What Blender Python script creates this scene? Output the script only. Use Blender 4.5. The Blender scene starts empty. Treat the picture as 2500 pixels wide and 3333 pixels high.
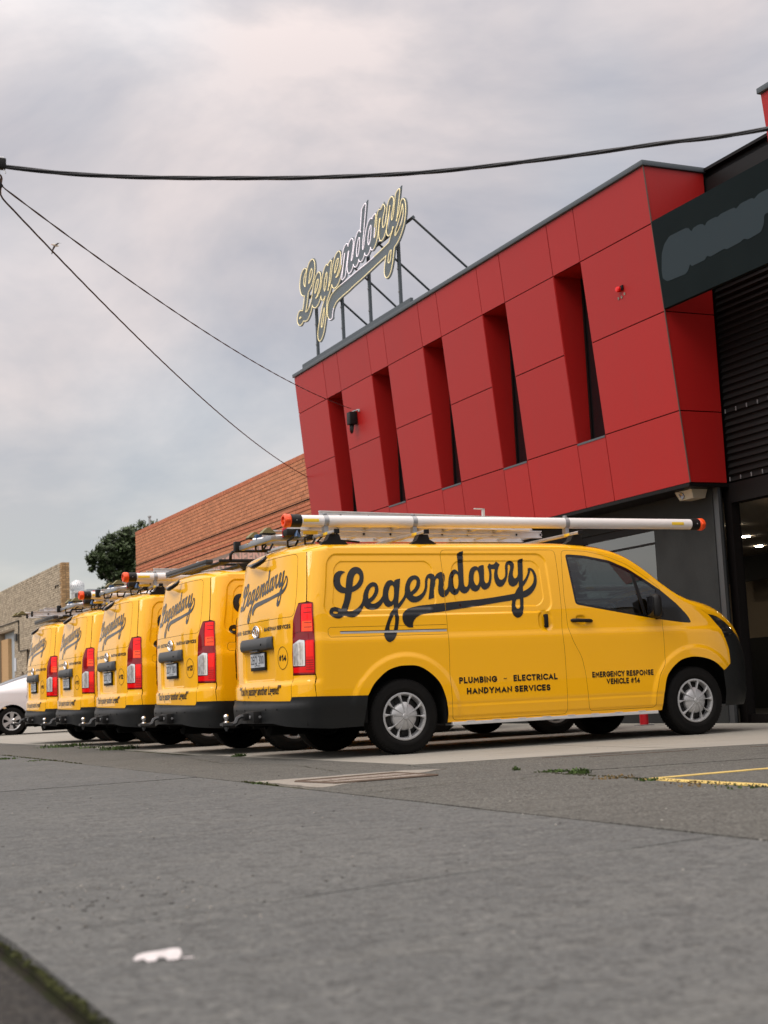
import bpy, bmesh, math, random
import numpy as np
from mathutils import Vector, Matrix
from mathutils.geometry import delaunay_2d_cdt
R = math.radians
random.seed(7)
rng = np.random.default_rng(7)
scene = bpy.context.scene
COL = scene.collection

# ---------------------------------------------------------------- camera, sky, sun, exposure
cam_d = bpy.data.cameras.new('camera')
cam = bpy.data.objects.new('camera', cam_d); COL.objects.link(cam)
CAMPOS = np.array([-5.5451, -12.7911, 0.5495])
_y, _p, _r = (1.140402, 0.124879, -0.046893)
_f = np.array([math.cos(_y)*math.cos(_p), math.sin(_y)*math.cos(_p), math.sin(_p)])
_rt = np.cross(_f, [0, 0, 1]); _rt /= np.linalg.norm(_rt)
_up = np.cross(_rt, _f)
_r2 = math.cos(_r)*_rt + math.sin(_r)*_up
_u2 = -math.sin(_r)*_rt + math.cos(_r)*_up
M = Matrix.Identity(4)
for i in range(3):
    M[i][0] = _r2[i]; M[i][1] = _u2[i]; M[i][2] = -_f[i]; M[i][3] = CAMPOS[i]
cam.matrix_world = M
cam_d.sensor_fit = 'VERTICAL'; cam_d.sensor_height = 36.0; cam_d.sensor_width = 27.0
cam_d.lens = 36.0*4699.16/3333.0
cam_d.clip_start = 0.05; cam_d.clip_end = 3000
cam_d.dof.use_dof = True; cam_d.dof.focus_distance = 13.8; cam_d.dof.aperture_fstop = 3.6
scene.camera = cam

SUN_AZ, SUN_EL = R(196), R(44)          # azimuth of the bright side of the sky, from +X towards +Y
world = bpy.data.worlds.new('World'); scene.world = world; world.use_nodes = True
nt = world.node_tree; nt.nodes.clear()
def N(t, typ, **kw):
    n = t.nodes.new(typ)
    for k, v in kw.items():
        if k.startswith('i_'): n.inputs[k[2:].replace('_', ' ')].default_value = v
        else: setattr(n, k, v)
    return n
def LK(t, a, b): t.links.new(a, b)
out = N(nt, 'ShaderNodeOutputWorld')
sky = N(nt, 'ShaderNodeTexSky', sky_type='NISHITA', sun_disc=False, sun_elevation=SUN_EL, sun_rotation=R(90)-SUN_AZ)
bg1 = N(nt, 'ShaderNodeBackground'); bg1.inputs['Strength'].default_value = 0.05
LK(nt, sky.outputs[0], bg1.inputs[0])
tc = N(nt, 'ShaderNodeTexCoord')
mp = N(nt, 'ShaderNodeMapping'); mp.inputs['Scale'].default_value = (1.0, 1.0, 2.2); mp.inputs['Location'].default_value = (0.31, 0.62, 0.1)
LK(nt, tc.outputs['Generated'], mp.inputs[0])
n1 = N(nt, 'ShaderNodeTexNoise'); n1.inputs['Scale'].default_value = 3.1; n1.inputs['Detail'].default_value = 6; n1.inputs['Roughness'].default_value = 0.56; n1.inputs['Distortion'].default_value = 0.35
n2 = N(nt, 'ShaderNodeTexNoise'); n2.inputs['Scale'].default_value = 2.3; n2.inputs['Detail'].default_value = 3
mp2 = N(nt, 'ShaderNodeMapping'); mp2.inputs['Location'].default_value = (1.4, 0.7, 2.0)
LK(nt, tc.outputs['Generated'], mp2.inputs[0])
LK(nt, mp.outputs[0], n1.inputs['Vector']); LK(nt, mp2.outputs[0], n2.inputs['Vector'])
r1 = N(nt, 'ShaderNodeValToRGB'); LK(nt, n1.outputs[0], r1.inputs[0])
r1.color_ramp.elements[0].position = 0.39; r1.color_ramp.elements[0].color = (0.352, 0.346, 0.345, 1)
r1.color_ramp.elements[1].position = 0.62; r1.color_ramp.elements[1].color = (0.560, 0.516, 0.480, 1)
e = r1.color_ramp.elements.new(0.5); e.color = (0.440, 0.420, 0.402, 1)
r2 = N(nt, 'ShaderNodeValToRGB'); LK(nt, n2.outputs[0], r2.inputs[0])
r2.color_ramp.elements[0].position = 0.42; r2.color_ramp.elements[0].color = (0.99, 1.0, 1.02, 1)
r2.color_ramp.elements[1].position = 0.58; r2.color_ramp.elements[1].color = (1.10, 1.0, 0.955, 1)
mu = N(nt, 'ShaderNodeMix', data_type='RGBA', blend_type='MULTIPLY'); mu.inputs[0].default_value = 1
LK(nt, r1.outputs[0], mu.inputs[6]); LK(nt, r2.outputs[0], mu.inputs[7])
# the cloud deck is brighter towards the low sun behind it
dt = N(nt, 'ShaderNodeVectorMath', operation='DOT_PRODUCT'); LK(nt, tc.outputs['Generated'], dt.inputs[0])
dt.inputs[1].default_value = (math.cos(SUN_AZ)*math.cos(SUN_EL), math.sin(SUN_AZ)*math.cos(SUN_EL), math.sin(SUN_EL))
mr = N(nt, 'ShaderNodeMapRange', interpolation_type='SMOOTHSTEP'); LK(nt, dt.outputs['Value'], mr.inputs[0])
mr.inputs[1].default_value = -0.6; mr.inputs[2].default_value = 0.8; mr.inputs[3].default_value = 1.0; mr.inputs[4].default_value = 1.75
mu2 = N(nt, 'ShaderNodeMix', data_type='RGBA', blend_type='MULTIPLY'); mu2.inputs[0].default_value = 1
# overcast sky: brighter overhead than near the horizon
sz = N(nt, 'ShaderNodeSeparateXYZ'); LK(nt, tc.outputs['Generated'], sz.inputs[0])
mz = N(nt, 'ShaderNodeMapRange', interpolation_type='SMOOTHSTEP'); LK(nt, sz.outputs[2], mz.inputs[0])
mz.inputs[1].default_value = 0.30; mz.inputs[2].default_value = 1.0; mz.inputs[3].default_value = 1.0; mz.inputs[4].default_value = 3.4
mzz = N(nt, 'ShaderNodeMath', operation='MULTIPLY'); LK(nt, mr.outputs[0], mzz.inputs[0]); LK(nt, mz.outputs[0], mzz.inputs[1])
mh = N(nt, 'ShaderNodeMapRange', interpolation_type='SMOOTHSTEP'); LK(nt, sz.outputs[2], mh.inputs[0])
mh.inputs[1].default_value = 0.32; mh.inputs[2].default_value = 0.0; mh.inputs[3].default_value = 0.0; mh.inputs[4].default_value = 1.0
wm = N(nt, 'ShaderNodeMix', data_type='RGBA', blend_type='MULTIPLY'); LK(nt, mh.outputs[0], wm.inputs[0]); LK(nt, mu.outputs[2], wm.inputs[6]); wm.inputs[7].default_value = (1.06, 0.985, 0.90, 1)
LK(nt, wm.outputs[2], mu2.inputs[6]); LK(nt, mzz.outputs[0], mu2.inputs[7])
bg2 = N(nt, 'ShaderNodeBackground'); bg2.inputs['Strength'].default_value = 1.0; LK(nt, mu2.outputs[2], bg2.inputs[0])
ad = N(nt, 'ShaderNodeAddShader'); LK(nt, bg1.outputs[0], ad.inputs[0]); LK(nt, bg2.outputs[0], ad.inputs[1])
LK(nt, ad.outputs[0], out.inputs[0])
sun_d = bpy.data.lights.new('sun', 'SUN'); sun = bpy.data.objects.new('sun', sun_d); COL.objects.link(sun)
sun_d.energy = 1.5; sun_d.angle = R(30); sun_d.color = (1.0, 0.94, 0.87)
sd = Vector((math.cos(SUN_AZ)*math.cos(SUN_EL), math.sin(SUN_AZ)*math.cos(SUN_EL), math.sin(SUN_EL)))
sun.rotation_euler = sd.to_track_quat('Z', 'Y').to_euler()
vs_ = scene.view_settings
vs_.view_transform = 'Standard'; vs_.look = 'None'; vs_.exposure = -0.10; vs_.gamma = 1.0; vs_.use_curve_mapping = False
scene.render.engine = 'CYCLES'
scene.cycles.max_bounces = 8; scene.cycles.transparent_max_bounces = 16; scene.cycles.use_denoising = True

# ---------------------------------------------------------------- helpers
def mat(name, col, rough=0.5, metal=0.0, spec=0.5, coat=0.0, coat_rough=0.03, emit=None, estr=0.0,
        noise=None, bump=None, rand=0.0, alpha=1.0):
    """principled; noise=(scale, amount, detail[, colour2]); bump=(scale, strength); rand: per-object / per-island value change"""
    m = bpy.data.materials.new(name); m.use_nodes = True
    t = m.node_tree; b = t.nodes['Principled BSDF']
    c = (col[0], col[1], col[2], 1)
    b.inputs['Base Color'].default_value = c; b.inputs['Roughness'].default_value = rough
    b.inputs['Metallic'].default_value = metal; b.inputs['Specular IOR Level'].default_value = spec
    b.inputs['Coat Weight'].default_value = coat; b.inputs['Coat Roughness'].default_value = coat_rough
    if emit:
        b.inputs['Emission Color'].default_value = (emit[0], emit[1], emit[2], 1); b.inputs['Emission Strength'].default_value = estr
    cur = None
    tcn = N(t, 'ShaderNodeTexCoord')
    if noise:
        layers = noise if isinstance(noise, list) else [noise]
        for L_ in layers:
            sc, am, de = L_[:3]; c2 = L_[3] if len(L_) > 3 else None
            st = L_[4] if len(L_) > 4 else (1, 1, 1)
            lo = L_[5] if len(L_) > 5 else (0.35, 0.65)
            mpn = N(t, 'ShaderNodeMapping'); mpn.inputs['Scale'].default_value = st; LK(t, tcn.outputs['Object'], mpn.inputs[0])
            nz = N(t, 'ShaderNodeTexNoise'); nz.inputs['Scale'].default_value = sc; nz.inputs['Detail'].default_value = de
            LK(t, mpn.outputs[0], nz.inputs['Vector'])
            ra = N(t, 'ShaderNodeMapRange'); LK(t, nz.outputs[0], ra.inputs[0])
            ra.inputs[1].default_value = lo[0]; ra.inputs[2].default_value = lo[1]
            mx = N(t, 'ShaderNodeMix', data_type='RGBA')
            if cur is None: mx.inputs[6].default_value = c
            else: LK(t, cur, mx.inputs[6])
            if c2: mx.inputs[7].default_value = (c2[0], c2[1], c2[2], 1)
            else:
                ml = N(t, 'ShaderNodeMix', data_type='RGBA', blend_type='MULTIPLY'); ml.inputs[0].default_value = 1
                if cur is None: ml.inputs[6].default_value = c
                else: LK(t, cur, ml.inputs[6])
                ml.inputs[7].default_value = (0.45, 0.45, 0.45, 1); LK(t, ml.outputs[2], mx.inputs[7])
            mm = N(t, 'ShaderNodeMath', operation='MULTIPLY'); LK(t, ra.outputs[0], mm.inputs[0]); mm.inputs[1].default_value = am
            LK(t, mm.outputs[0], mx.inputs[0]); cur = mx.outputs[2]
    if rand:
        oi = N(t, 'ShaderNodeObjectInfo'); ge = N(t, 'ShaderNodeNewGeometry')
        a_ = N(t, 'ShaderNodeMath', operation='ADD'); LK(t, oi.outputs['Random'], a_.inputs[0]); LK(t, ge.outputs['Random Per Island'], a_.inputs[1])
        fr = N(t, 'ShaderNodeMath', operation='FRACT'); LK(t, a_.outputs[0], fr.inputs[0])
        ra = N(t, 'ShaderNodeMapRange'); LK(t, fr.outputs[0], ra.inputs[0]); ra.inputs[3].default_value = 1-rand; ra.inputs[4].default_value = 1+rand
        hs = N(t, 'ShaderNodeHueSaturation'); LK(t, ra.outputs[0], hs.inputs['Value'])
        if cur is None: hs.inputs['Color'].default_value = c
        else: LK(t, cur, hs.inputs['Color'])
        cur = hs.outputs[0]
    if cur is not None: LK(t, cur, b.inputs['Base Color'])
    if bump:
        bl = bump if isinstance(bump, list) else [bump]
        prev = None
        for sc, stg in bl:
            nz = N(t, 'ShaderNodeTexNoise'); nz.inputs['Scale'].default_value = sc; nz.inputs['Detail'].default_value = 4
            LK(t, tcn.outputs['Object'], nz.inputs['Vector'])
            bp = N(t, 'ShaderNodeBump'); bp.inputs['Strength'].default_value = stg; bp.inputs['Distance'].default_value = 0.01
            LK(t, nz.outputs[0], bp.inputs['Height'])
            if prev is not None: LK(t, prev, bp.inputs['Normal'])
            prev = bp.outputs[0]
        LK(t, prev, b.inputs['Normal'])
    return m
def glass(name, tint, opacity, rough=0.0):
    m = bpy.data.materials.new(name); m.use_nodes = True; t = m.node_tree; t.nodes.clear()
    o = N(t, 'ShaderNodeOutputMaterial'); tr = N(t, 'ShaderNodeBsdfTransparent'); tr.inputs[0].default_value = (*tint, 1)
    gl = N(t, 'ShaderNodeBsdfGlossy'); gl.inputs['Roughness'].default_value = rough; gl.inputs[0].default_value = (1, 1, 1, 1)
    fr = N(t, 'ShaderNodeFresnel'); fr.inputs[0].default_value = 1.52
    mm = N(t, 'ShaderNodeMath', operation='MULTIPLY_ADD'); LK(t, fr.outputs[0], mm.inputs[0]); mm.inputs[1].default_value = 1.6; mm.inputs[2].default_value = opacity
    mx = N(t, 'ShaderNodeMixShader'); LK(t, mm.outputs[0], mx.inputs[0]); LK(t, tr.outputs[0], mx.inputs[1]); LK(t, gl.outputs[0], mx.inputs[2])
    LK(t, mx.outputs[0], o.inputs[0]); return m

class MB:
    def __init__(s): s.v = []; s.f = []
    def add(s, verts, faces):
        o = len(s.v); s.v += [tuple(map(float, p)) for p in verts]; s.f += [tuple(i+o for i in f) for f in faces]; return s
    def box(s, x0, x1, y0, y1, z0, z1, mtx=None, bev=0.0):
        if bev > 0:
            b = bev; V_ = []; 
            bm = bmesh.new(); bmesh.ops.create_cube(bm, size=1.0)
            for v in bm.verts: v.co = Vector(((x0+x1)/2+v.co.x*(x1-x0), (y0+y1)/2+v.co.y*(y1-y0), (z0+z1)/2+v.co.z*(z1-z0)))
            bmesh.ops.bevel(bm, geom=list(bm.edges), offset=b, segments=2, affect='EDGES', profile=0.5)
            bm.verts.index_update()
            V_ = [v.co.copy() for v in bm.verts]; F_ = [[v.index for v in f.verts] for f in bm.faces]; bm.free()
        else:
            V_ = [Vector(p) for p in ((x0, y0, z0), (x1, y0, z0), (x1, y1, z0), (x0, y1, z0), (x0, y0, z1), (x1, y0, z1), (x1, y1, z1), (x0, y1, z1))]
            F_ = [(0, 3, 2, 1), (4, 5, 6, 7), (0, 1, 5, 4), (1, 2, 6, 5), (2, 3, 7, 6), (3, 0, 4, 7)]
        if mtx is not None: V_ = [mtx @ p for p in V_]
        return s.add(V_, F_)
    def tube(s, path, r, n=8, caps=True, closed=False):
        P_ = [Vector(p) for p in path]; m = len(P_); rs = r if hasattr(r, '__len__') else [r]*m
        V_ = []; F_ = []; up = None
        for i, p in enumerate(P_):
            if closed: d = (P_[(i+1) % m]-P_[i-1]).normalized()
            else: d = (P_[min(i+1, m-1)]-P_[max(i-1, 0)]).normalized()
            if up is None:
                up = Vector((0, 0, 1)) if abs(d.z) < .9 else Vector((1, 0, 0))
            a = d.cross(up).normalized(); b = a.cross(d).normalized(); up = b
            for k in range(n):
                t = 2*math.pi*k/n; V_.append(p+(a*math.cos(t)+b*math.sin(t))*rs[i])
        for i in range(m if closed else m-1):
            for k in range(n):
                i2 = (i+1) % m
                F_.append((i*n+k, i*n+(k+1) % n, i2*n+(k+1) % n, i2*n+k))
        if caps and not closed: F_ += [tuple(range(n))[::-1], tuple((m-1)*n+k for k in range(n))]
        return s.add(V_, [f[::-1] for f in F_])
    def lathe(s, prof, n=32, mtx=None, a0=0, a1=2*math.pi):
        """profile (r, h) turned about local Z"""
        V_ = []; F_ = []; m = len(prof); full = abs(a1-a0-2*math.pi) < 1e-6; c = n if full else n+1
        for k in range(c):
            t = a0+(a1-a0)*k/n
            for r_, h_ in prof: V_.append(Vector((r_*math.cos(t), r_*math.sin(t), h_)))
        for k in range(n):
            k2 = (k+1) % c
            for i in range(m-1): F_.append((k*m+i, k2*m+i, k2*m+i+1, k*m+i+1))
        if mtx is not None: V_ = [mtx @ p for p in V_]
        return s.add(V_, F_)
    def prism(s, poly, z0, z1, mtx=None):
        n = len(poly); V_ = [Vector((p[0], p[1], z0)) for p in poly]+[Vector((p[0], p[1], z1)) for p in poly]
        F_ = [tuple(range(n))[::-1], tuple(range(n, 2*n))]+[(i, (i+1) % n, n+(i+1) % n, n+i) for i in range(n)]
        if mtx is not None: V_ = [mtx @ p for p in V_]
        return s.add(V_, F_)
    def mesh(s, name, m, smooth=False):
        me = bpy.data.meshes.new(name); me.from_pydata(s.v, [], s.f); me.update()
        if m: me.materials.append(m)
        if smooth:
            me.polygons.foreach_set('use_smooth', [True]*len(me.polygons))
            if smooth is not True: me.set_sharp_from_angle(angle=R(smooth))
        return me
    def build(s, name, m, parent=None, smooth=False):
        return link(name, s.mesh(name, m, smooth), parent)
def link(name, me, parent=None):
    o = bpy.data.objects.new(name, me); COL.objects.link(o)
    if parent: o.parent = parent
    return o
def tag(o, label=None, cat=None, group=None, kind=None):
    if label: o['label'] = label
    if cat: o['category'] = cat
    if group: o['group'] = group
    if kind: o['kind'] = kind
    return o
def thing(name, label, cat, loc=(0, 0, 0), rz=0, group=None):
    o = bpy.data.objects.new(name, None); COL.objects.link(o); o.location = loc; o.rotation_euler = (0, 0, rz)
    o.empty_display_size = 0.2
    return tag(o, label, cat, group)
def copy_tree(o, parent=None):
    c = o.copy(); COL.objects.link(c); c.parent = parent
    for ch in list(o.children): copy_tree(ch, c)
    return c
def rotm(ax, a): return Matrix.Rotation(a, 4, ax)
def trm(*p): return Matrix.Translation(p)
def mesh_from(name, verts, faces, m, normals=None):
    me = bpy.data.meshes.new(name); me.from_pydata([tuple(map(float, p)) for p in verts], [], [tuple(map(int, f)) for f in faces]); me.update()
    if m: me.materials.append(m)
    me.polygons.foreach_set('use_smooth', [True]*len(me.polygons))
    if normals is not None: me.normals_split_custom_set_from_vertices([tuple(map(float, n)) for n in normals])
    return me
def pip(pts, poly):
    x, y = pts[:, 0], pts[:, 1]; ins = np.zeros(len(pts), bool); px, py = poly[:, 0], poly[:, 1]; n = len(poly); j = n-1
    for i in range(n):
        c = ((py[i] > y) != (py[j] > y))
        with np.errstate(divide='ignore', invalid='ignore'):
            ins ^= c & (x < (px[j]-px[i])*(y-py[i])/(py[j]-py[i])+px[i])
        j = i
    return ins
def resample(poly, d, closed=True):
    out_ = []; n = len(poly)
    for i in range(n if closed else n-1):
        a = np.array(poly[i], float); b = np.array(poly[(i+1) % n], float); k = max(1, int(math.ceil(np.linalg.norm(b-a)/d)))
        for q in range(k): out_.append(a+(b-a)*q/k)
    if not closed: out_.append(np.array(poly[-1], float))
    return np.array(out_)
def chaikin(poly, it=2, q=0.25):
    P_ = np.array(poly, float)
    for _ in range(it):
        Q = np.roll(P_, -1, 0); P_ = np.stack([P_*(1-q)+Q*q, P_*q+Q*(1-q)], 1).reshape(-1, 2)
    return P_
def rnd(poly, r):
    """round the corners of a polygon by radius-like distance r"""
    out_ = []; n = len(poly)
    for i in range(n):
        p = np.array(poly[i], float); a = np.array(poly[i-1], float); b = np.array(poly[(i+1) % n], float)
        da, db = np.linalg.norm(a-p), np.linalg.norm(b-p); ra = min(r, da*.45); rb = min(r, db*.45)
        A = p+(a-p)/da*ra; B = p+(b-p)/db*rb
        for t in (0, .25, .5, .75, 1): out_.append((1-t)**2*A+2*t*(1-t)*p+t*t*B)
    return np.array(out_)
def inset(poly, d):
    """move every edge of a closed polygon inwards by d"""
    P_ = np.array(poly, float); n = len(P_)
    area = 0.5*np.sum(P_[:, 0]*np.roll(P_[:, 1], -1)-np.roll(P_[:, 0], -1)*P_[:, 1]); sg = 1 if area > 0 else -1
    e_ = np.roll(P_, -1, 0)-P_; L_ = np.maximum(np.linalg.norm(e_, axis=1, keepdims=True), 1e-9); nn = np.stack([-e_[:, 1], e_[:, 0]], 1)/L_*sg
    a = np.roll(nn, 1, 0)+nn; l = np.maximum(np.linalg.norm(a, axis=1, keepdims=True), .3); a /= l
    c = np.maximum(np.sum(a*nn, 1, keepdims=True), .5)
    return P_+a*d/c
def normals_of(fn, uv, h=2e-3):
    u, v = uv[:, 0], uv[:, 1]
    du = fn(u+h, v)-fn(u-h, v); dv = fn(u, v+h)-fn(u, v-h)
    n = np.cross(du, dv); return n/np.maximum(np.linalg.norm(n, axis=1, keepdims=True), 1e-12)
def offset_map(fn, d):
    def g(u, v):
        u = np.atleast_1d(np.asarray(u, float)); v = np.atleast_1d(np.asarray(v, float)); u, v = np.broadcast_arrays(u, v)
        return fn(u, v)+normals_of(fn, np.stack([u.ravel(), v.ravel()], 1)).reshape(u.shape+(3,))*d
    return g
def patch(name, outer, holes, fn, m, sp=0.05, bsp=0.03, extra=(), nfn=None, mirror=False):
    """fill a 2-D polygon (with holes) with triangles and lay it on the surface fn(u, v); returns a mesh"""
    loops = [resample(outer, bsp)]+[resample(h, bsp) for h in holes]
    verts = []; edges = []
    for L_ in loops:
        o = len(verts); verts += [Vector(p) for p in L_]; n = len(L_); edges += [(o+i, o+(i+1) % n) for i in range(n)]
    for x_ in extra:
        if len(x_): verts += [Vector(p) for p in x_]
    lo = loops[0].min(0); hi = loops[0].max(0)
    gx, gy = np.meshgrid(np.arange(lo[0]+sp/2, hi[0], sp), np.arange(lo[1]+sp/2, hi[1], sp)); g = np.stack([gx.ravel(), gy.ravel()], 1)
    if len(g):
        g[:, 0] += (np.round((g[:, 1]-lo[1])/sp) % 2)*sp*.5
        k = pip(g, loops[0])
        for h in loops[1:]: k &= ~pip(g, h)
        verts += [Vector(p) for p in g[k]]
    v2, e2, f2, *_ = delaunay_2d_cdt(verts, edges, [], 0, 1e-5)
    P_ = np.array([tuple(p) for p in v2]); F_ = np.array([f for f in f2 if len(f) == 3], int)
    cen = P_[F_].mean(1); k = pip(cen, loops[0])
    for h in loops[1:]: k &= ~pip(cen, h)
    F_ = F_[k]; used = np.unique(F_); mp_ = -np.ones(len(P_), int); mp_[used] = np.arange(len(used)); F_ = mp_[F_]; P_ = P_[used]
    X = fn(P_[:, 0], P_[:, 1]); nn = normals_of(nfn or fn, P_)
    if mirror:
        X = X*np.array([1, -1, 1]); nn = nn*np.array([1, -1, 1]); F_ = F_[:, ::-1]
    return mesh_from(name, X, F_, m, nn)
def ribbon(name, line, w, fn, m, closed=False, d=0.02):
    """a thin strip that follows a line on the surface"""
    L_ = resample(line, d, closed); n = len(L_)
    t = np.roll(L_, -1, 0)-np.roll(L_, 1, 0)
    if not closed: t[0] = L_[1]-L_[0]; t[-1] = L_[-1]-L_[-2]
    t /= np.maximum(np.linalg.norm(t, axis=1, keepdims=True), 1e-9); nn = np.stack([-t[:, 1], t[:, 0]], 1)
    A = L_+nn*w/2; B = L_-nn*w/2; uv = np.concatenate([A, B]); F_ = []
    for i in range(n if closed else n-1): F_.append((n+i, n+(i+1) % n, (i+1) % n, i))
    return mesh_from(name, fn(uv[:, 0], uv[:, 1]), F_, m, normals_of(fn, uv))
def gridmesh(name, U, V, fn, m, flip=False):
    uu, vv = np.meshgrid(U, V, indexing='ij'); X = fn(uu.ravel(), vv.ravel()); nu, nv = len(U), len(V); F_ = []
    for i in range(nu-1):
        for j in range(nv-1):
            q = (i*nv+j, (i+1)*nv+j, (i+1)*nv+j+1, i*nv+j+1); F_.append(q[::-1] if flip else q)
    return mesh_from(name, X, F_, m)
def catmull(seg, k=6):
    """smooth open spline through the points"""
    P_ = [np.array(p, float) for p in seg]
    if len(P_) < 3: return P_
    P_ = [2*P_[0]-P_[1]]+P_+[2*P_[-1]-P_[-2]]; o = []
    for i in range(1, len(P_)-2):
        p0, p1, p2, p3 = P_[i-1:i+3]
        for q in range(k):
            t = q/k; o.append(0.5*((2*p1)+(-p0+p2)*t+(2*p0-5*p1+4*p2-p3)*t*t+(-p0+3*p1-3*p2+p3)*t**3))
    o.append(P_[-2]); return o
def contour(segs, k=5):
    o = []
    for s in segs: o += catmull(s, k)[:-1]
    return np.array(o)
_tc = {}
def text2d(s, bold=0.0, shear=0.0, spacing=1.0):
    """outline text as triangles; cap height 1, starts at x=0. returns (verts, faces, width)"""
    key = (s, bold, shear, spacing)
    if key in _tc: return _tc[key]
    cu = bpy.data.curves.new('t', 'FONT'); cu.body = s; cu.size = 1; cu.offset = bold; cu.shear = shear; cu.space_character = spacing; cu.resolution_u = 3
    ob = bpy.data.objects.new('t', cu); COL.objects.link(ob)
    dg = bpy.context.evaluated_depsgraph_get(); me = ob.evaluated_get(dg).to_mesh()
    V_ = np.array([tuple(v.co)[:2] for v in me.vertices]); me.calc_loop_triangles(); F_ = [tuple(t.vertices) for t in me.loop_triangles]
    ob.evaluated_get(dg).to_mesh_clear(); bpy.data.objects.remove(ob); bpy.data.curves.remove(cu)
    V_ = V_/0.70; V_[:, 0] -= V_[:, 0].min(); _tc[key] = (V_, F_, V_[:, 0].max()); return _tc[key]
def text_on(name, s, u0, v0, du, dv, fn, m, bold=0.0, center=False, width=None, shear=0.0, spacing=1.0, sub=0.03):
    """text laid on surface fn; du = horizontal scale per unit (sign gives reading direction in u), dv = cap height"""
    V_, F_, w = text2d(s, bold, shear, spacing)
    sx = du if width is None else math.copysign(abs(width)/w, du)
    P_ = V_*np.array([sx, dv])+np.array([u0-(w*sx/2 if center else 0), v0])
    bm = bmesh.new(); vs = [bm.verts.new((p[0], p[1], 0)) for p in P_]
    for f in F_:
        try: bm.faces.new([vs[i] for i in f])
        except ValueError: pass
    for _ in range(3):
        lg = [e for e in bm.edges if e.calc_length() > sub]
        if not lg: break
        bmesh.ops.subdivide_edges(bm, edges=lg, cuts=1)
    bmesh.ops.triangulate(bm, faces=bm.faces); bm.verts.index_update()
    P_ = np.array([(v.co.x, v.co.y) for v in bm.verts]); T_ = []
    for f in bm.faces:
        i = [v.index for v in f.verts]; a, b, c = P_[i]
        cr = (b[0]-a[0])*(c[1]-a[1])-(b[1]-a[1])*(c[0]-a[0])
        if abs(cr) < 1e-12: continue
        T_.append(i if cr > 0 else i[::-1])
    bm.free()
    return mesh_from(name, fn(P_[:, 0], P_[:, 1]), T_, m, normals_of(fn, P_))

def _arc(cx, cy, rx, ry, a0, a1, n=9): return [(cx+rx*math.cos(R(a0+(a1-a0)*i/n)), cy+ry*math.sin(R(a0+(a1-a0)*i/n))) for i in range(n+1)]
GL = {'P': (.5, [[(0, 0), (0, 1), (.26, 1)]+_arc(.26, .73, .24, .27, 90, -90)+[(0, .46)]]),
 'L': (.45, [[(0, 1), (0, 0), (.45, 0)]]), 'U': (.58, [[(0, 1)]+_arc(.29, .29, .29, .29, 180, 360)+[(.58, 1)]]),
 'M': (.80, [[(0, 0), (.07, 1), (.40, .32), (.73, 1), (.80, 0)]]), 'I': (0, [[(0, 0), (0, 1)]]),
 'B': (.5, [[(.25, .54), (0, .54), (0, 1), (.25, 1)]+_arc(.25, .77, .21, .23, 90, -90), [(.22, .54)]+_arc(.26, .27, .25, .27, 90, -90)+[(0, 0), (0, .54)]]),
 'N': (.64, [[(0, 0), (0, 1), (.64, 0), (.64, 1)]]), 'G': (.74, [_arc(.42, .5, .42, .5, 42, 335, 16)+[(.80, .46), (.46, .46)]]),
 'E': (.44, [[(.44, 1), (0, 1), (0, 0), (.44, 0)], [(0, .5), (.40, .5)]]), 'C': (.70, [_arc(.44, .5, .44, .5, 45, 315, 16)]),
 'T': (.56, [[(.28, 0), (.28, 1)], [(0, 1), (.56, 1)]]), 'R': (.52, [[(0, 0), (0, 1), (.26, 1)]+_arc(.26, .74, .24, .26, 90, -90)+[(0, .48)], [(.22, .46), (.52, 0)]]),
 'A': (.72, [[(0, 0), (.36, 1), (.72, 0)], [(.14, .28), (.58, .28)]]), 'H': (.58, [[(0, 0), (0, 1)], [(.58, 0), (.58, 1)], [(0, .5), (.58, .5)]]),
 'D': (.62, [[(0, 0), (0, 1), (.16, 1)]+_arc(.16, .5, .44, .5, 90, -90)+[(0, 0), (0, .3)]]), 'Y': (.64, [[(0, 1), (.32, .46), (.64, 1)], [(.32, .5), (.32, 0)]]),
 'S': (.5, [_arc(.25, .75, .25, .25, 30, 270, 10)+_arc(.25, .25, .26, .25, 90, -150, 10)]), 'V': (.68, [[(0, 1), (.34, 0), (.68, 1)]]), 'O': (.9, [_arc(.45, .5, .45, .5, 0, 360, 24)]),
 '#': (.62, [[(.12, 0), (.24, 1)], [(.38, 0), (.50, 1)], [(0, .34), (.58, .34)], [(.04, .68), (.62, .68)]]),
 '~': (.5, [[(0, .42), (.10, .54), (.20, .54), (.32, .44), (.42, .44), (.52, .56)]]), ' ': (.22, []),
 '0': (.5, [_arc(.25, .5, .25, .5, 0, 360, 20)]), '1': (.24, [[(0, .80), (.24, 1), (.24, 0)]]), '2': (.48, [_arc(.24, .75, .24, .25, 170, -25, 9)+[(0, 0), (.48, 0)]]),
 '3': (.48, [[(.03, 1), (.46, 1), (.22, .58)]+_arc(.22, .29, .25, .29, 90, -150, 10)]), '4': (.56, [[(.42, 0), (.42, 1), (0, .28), (.58, .28)]])}
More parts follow.
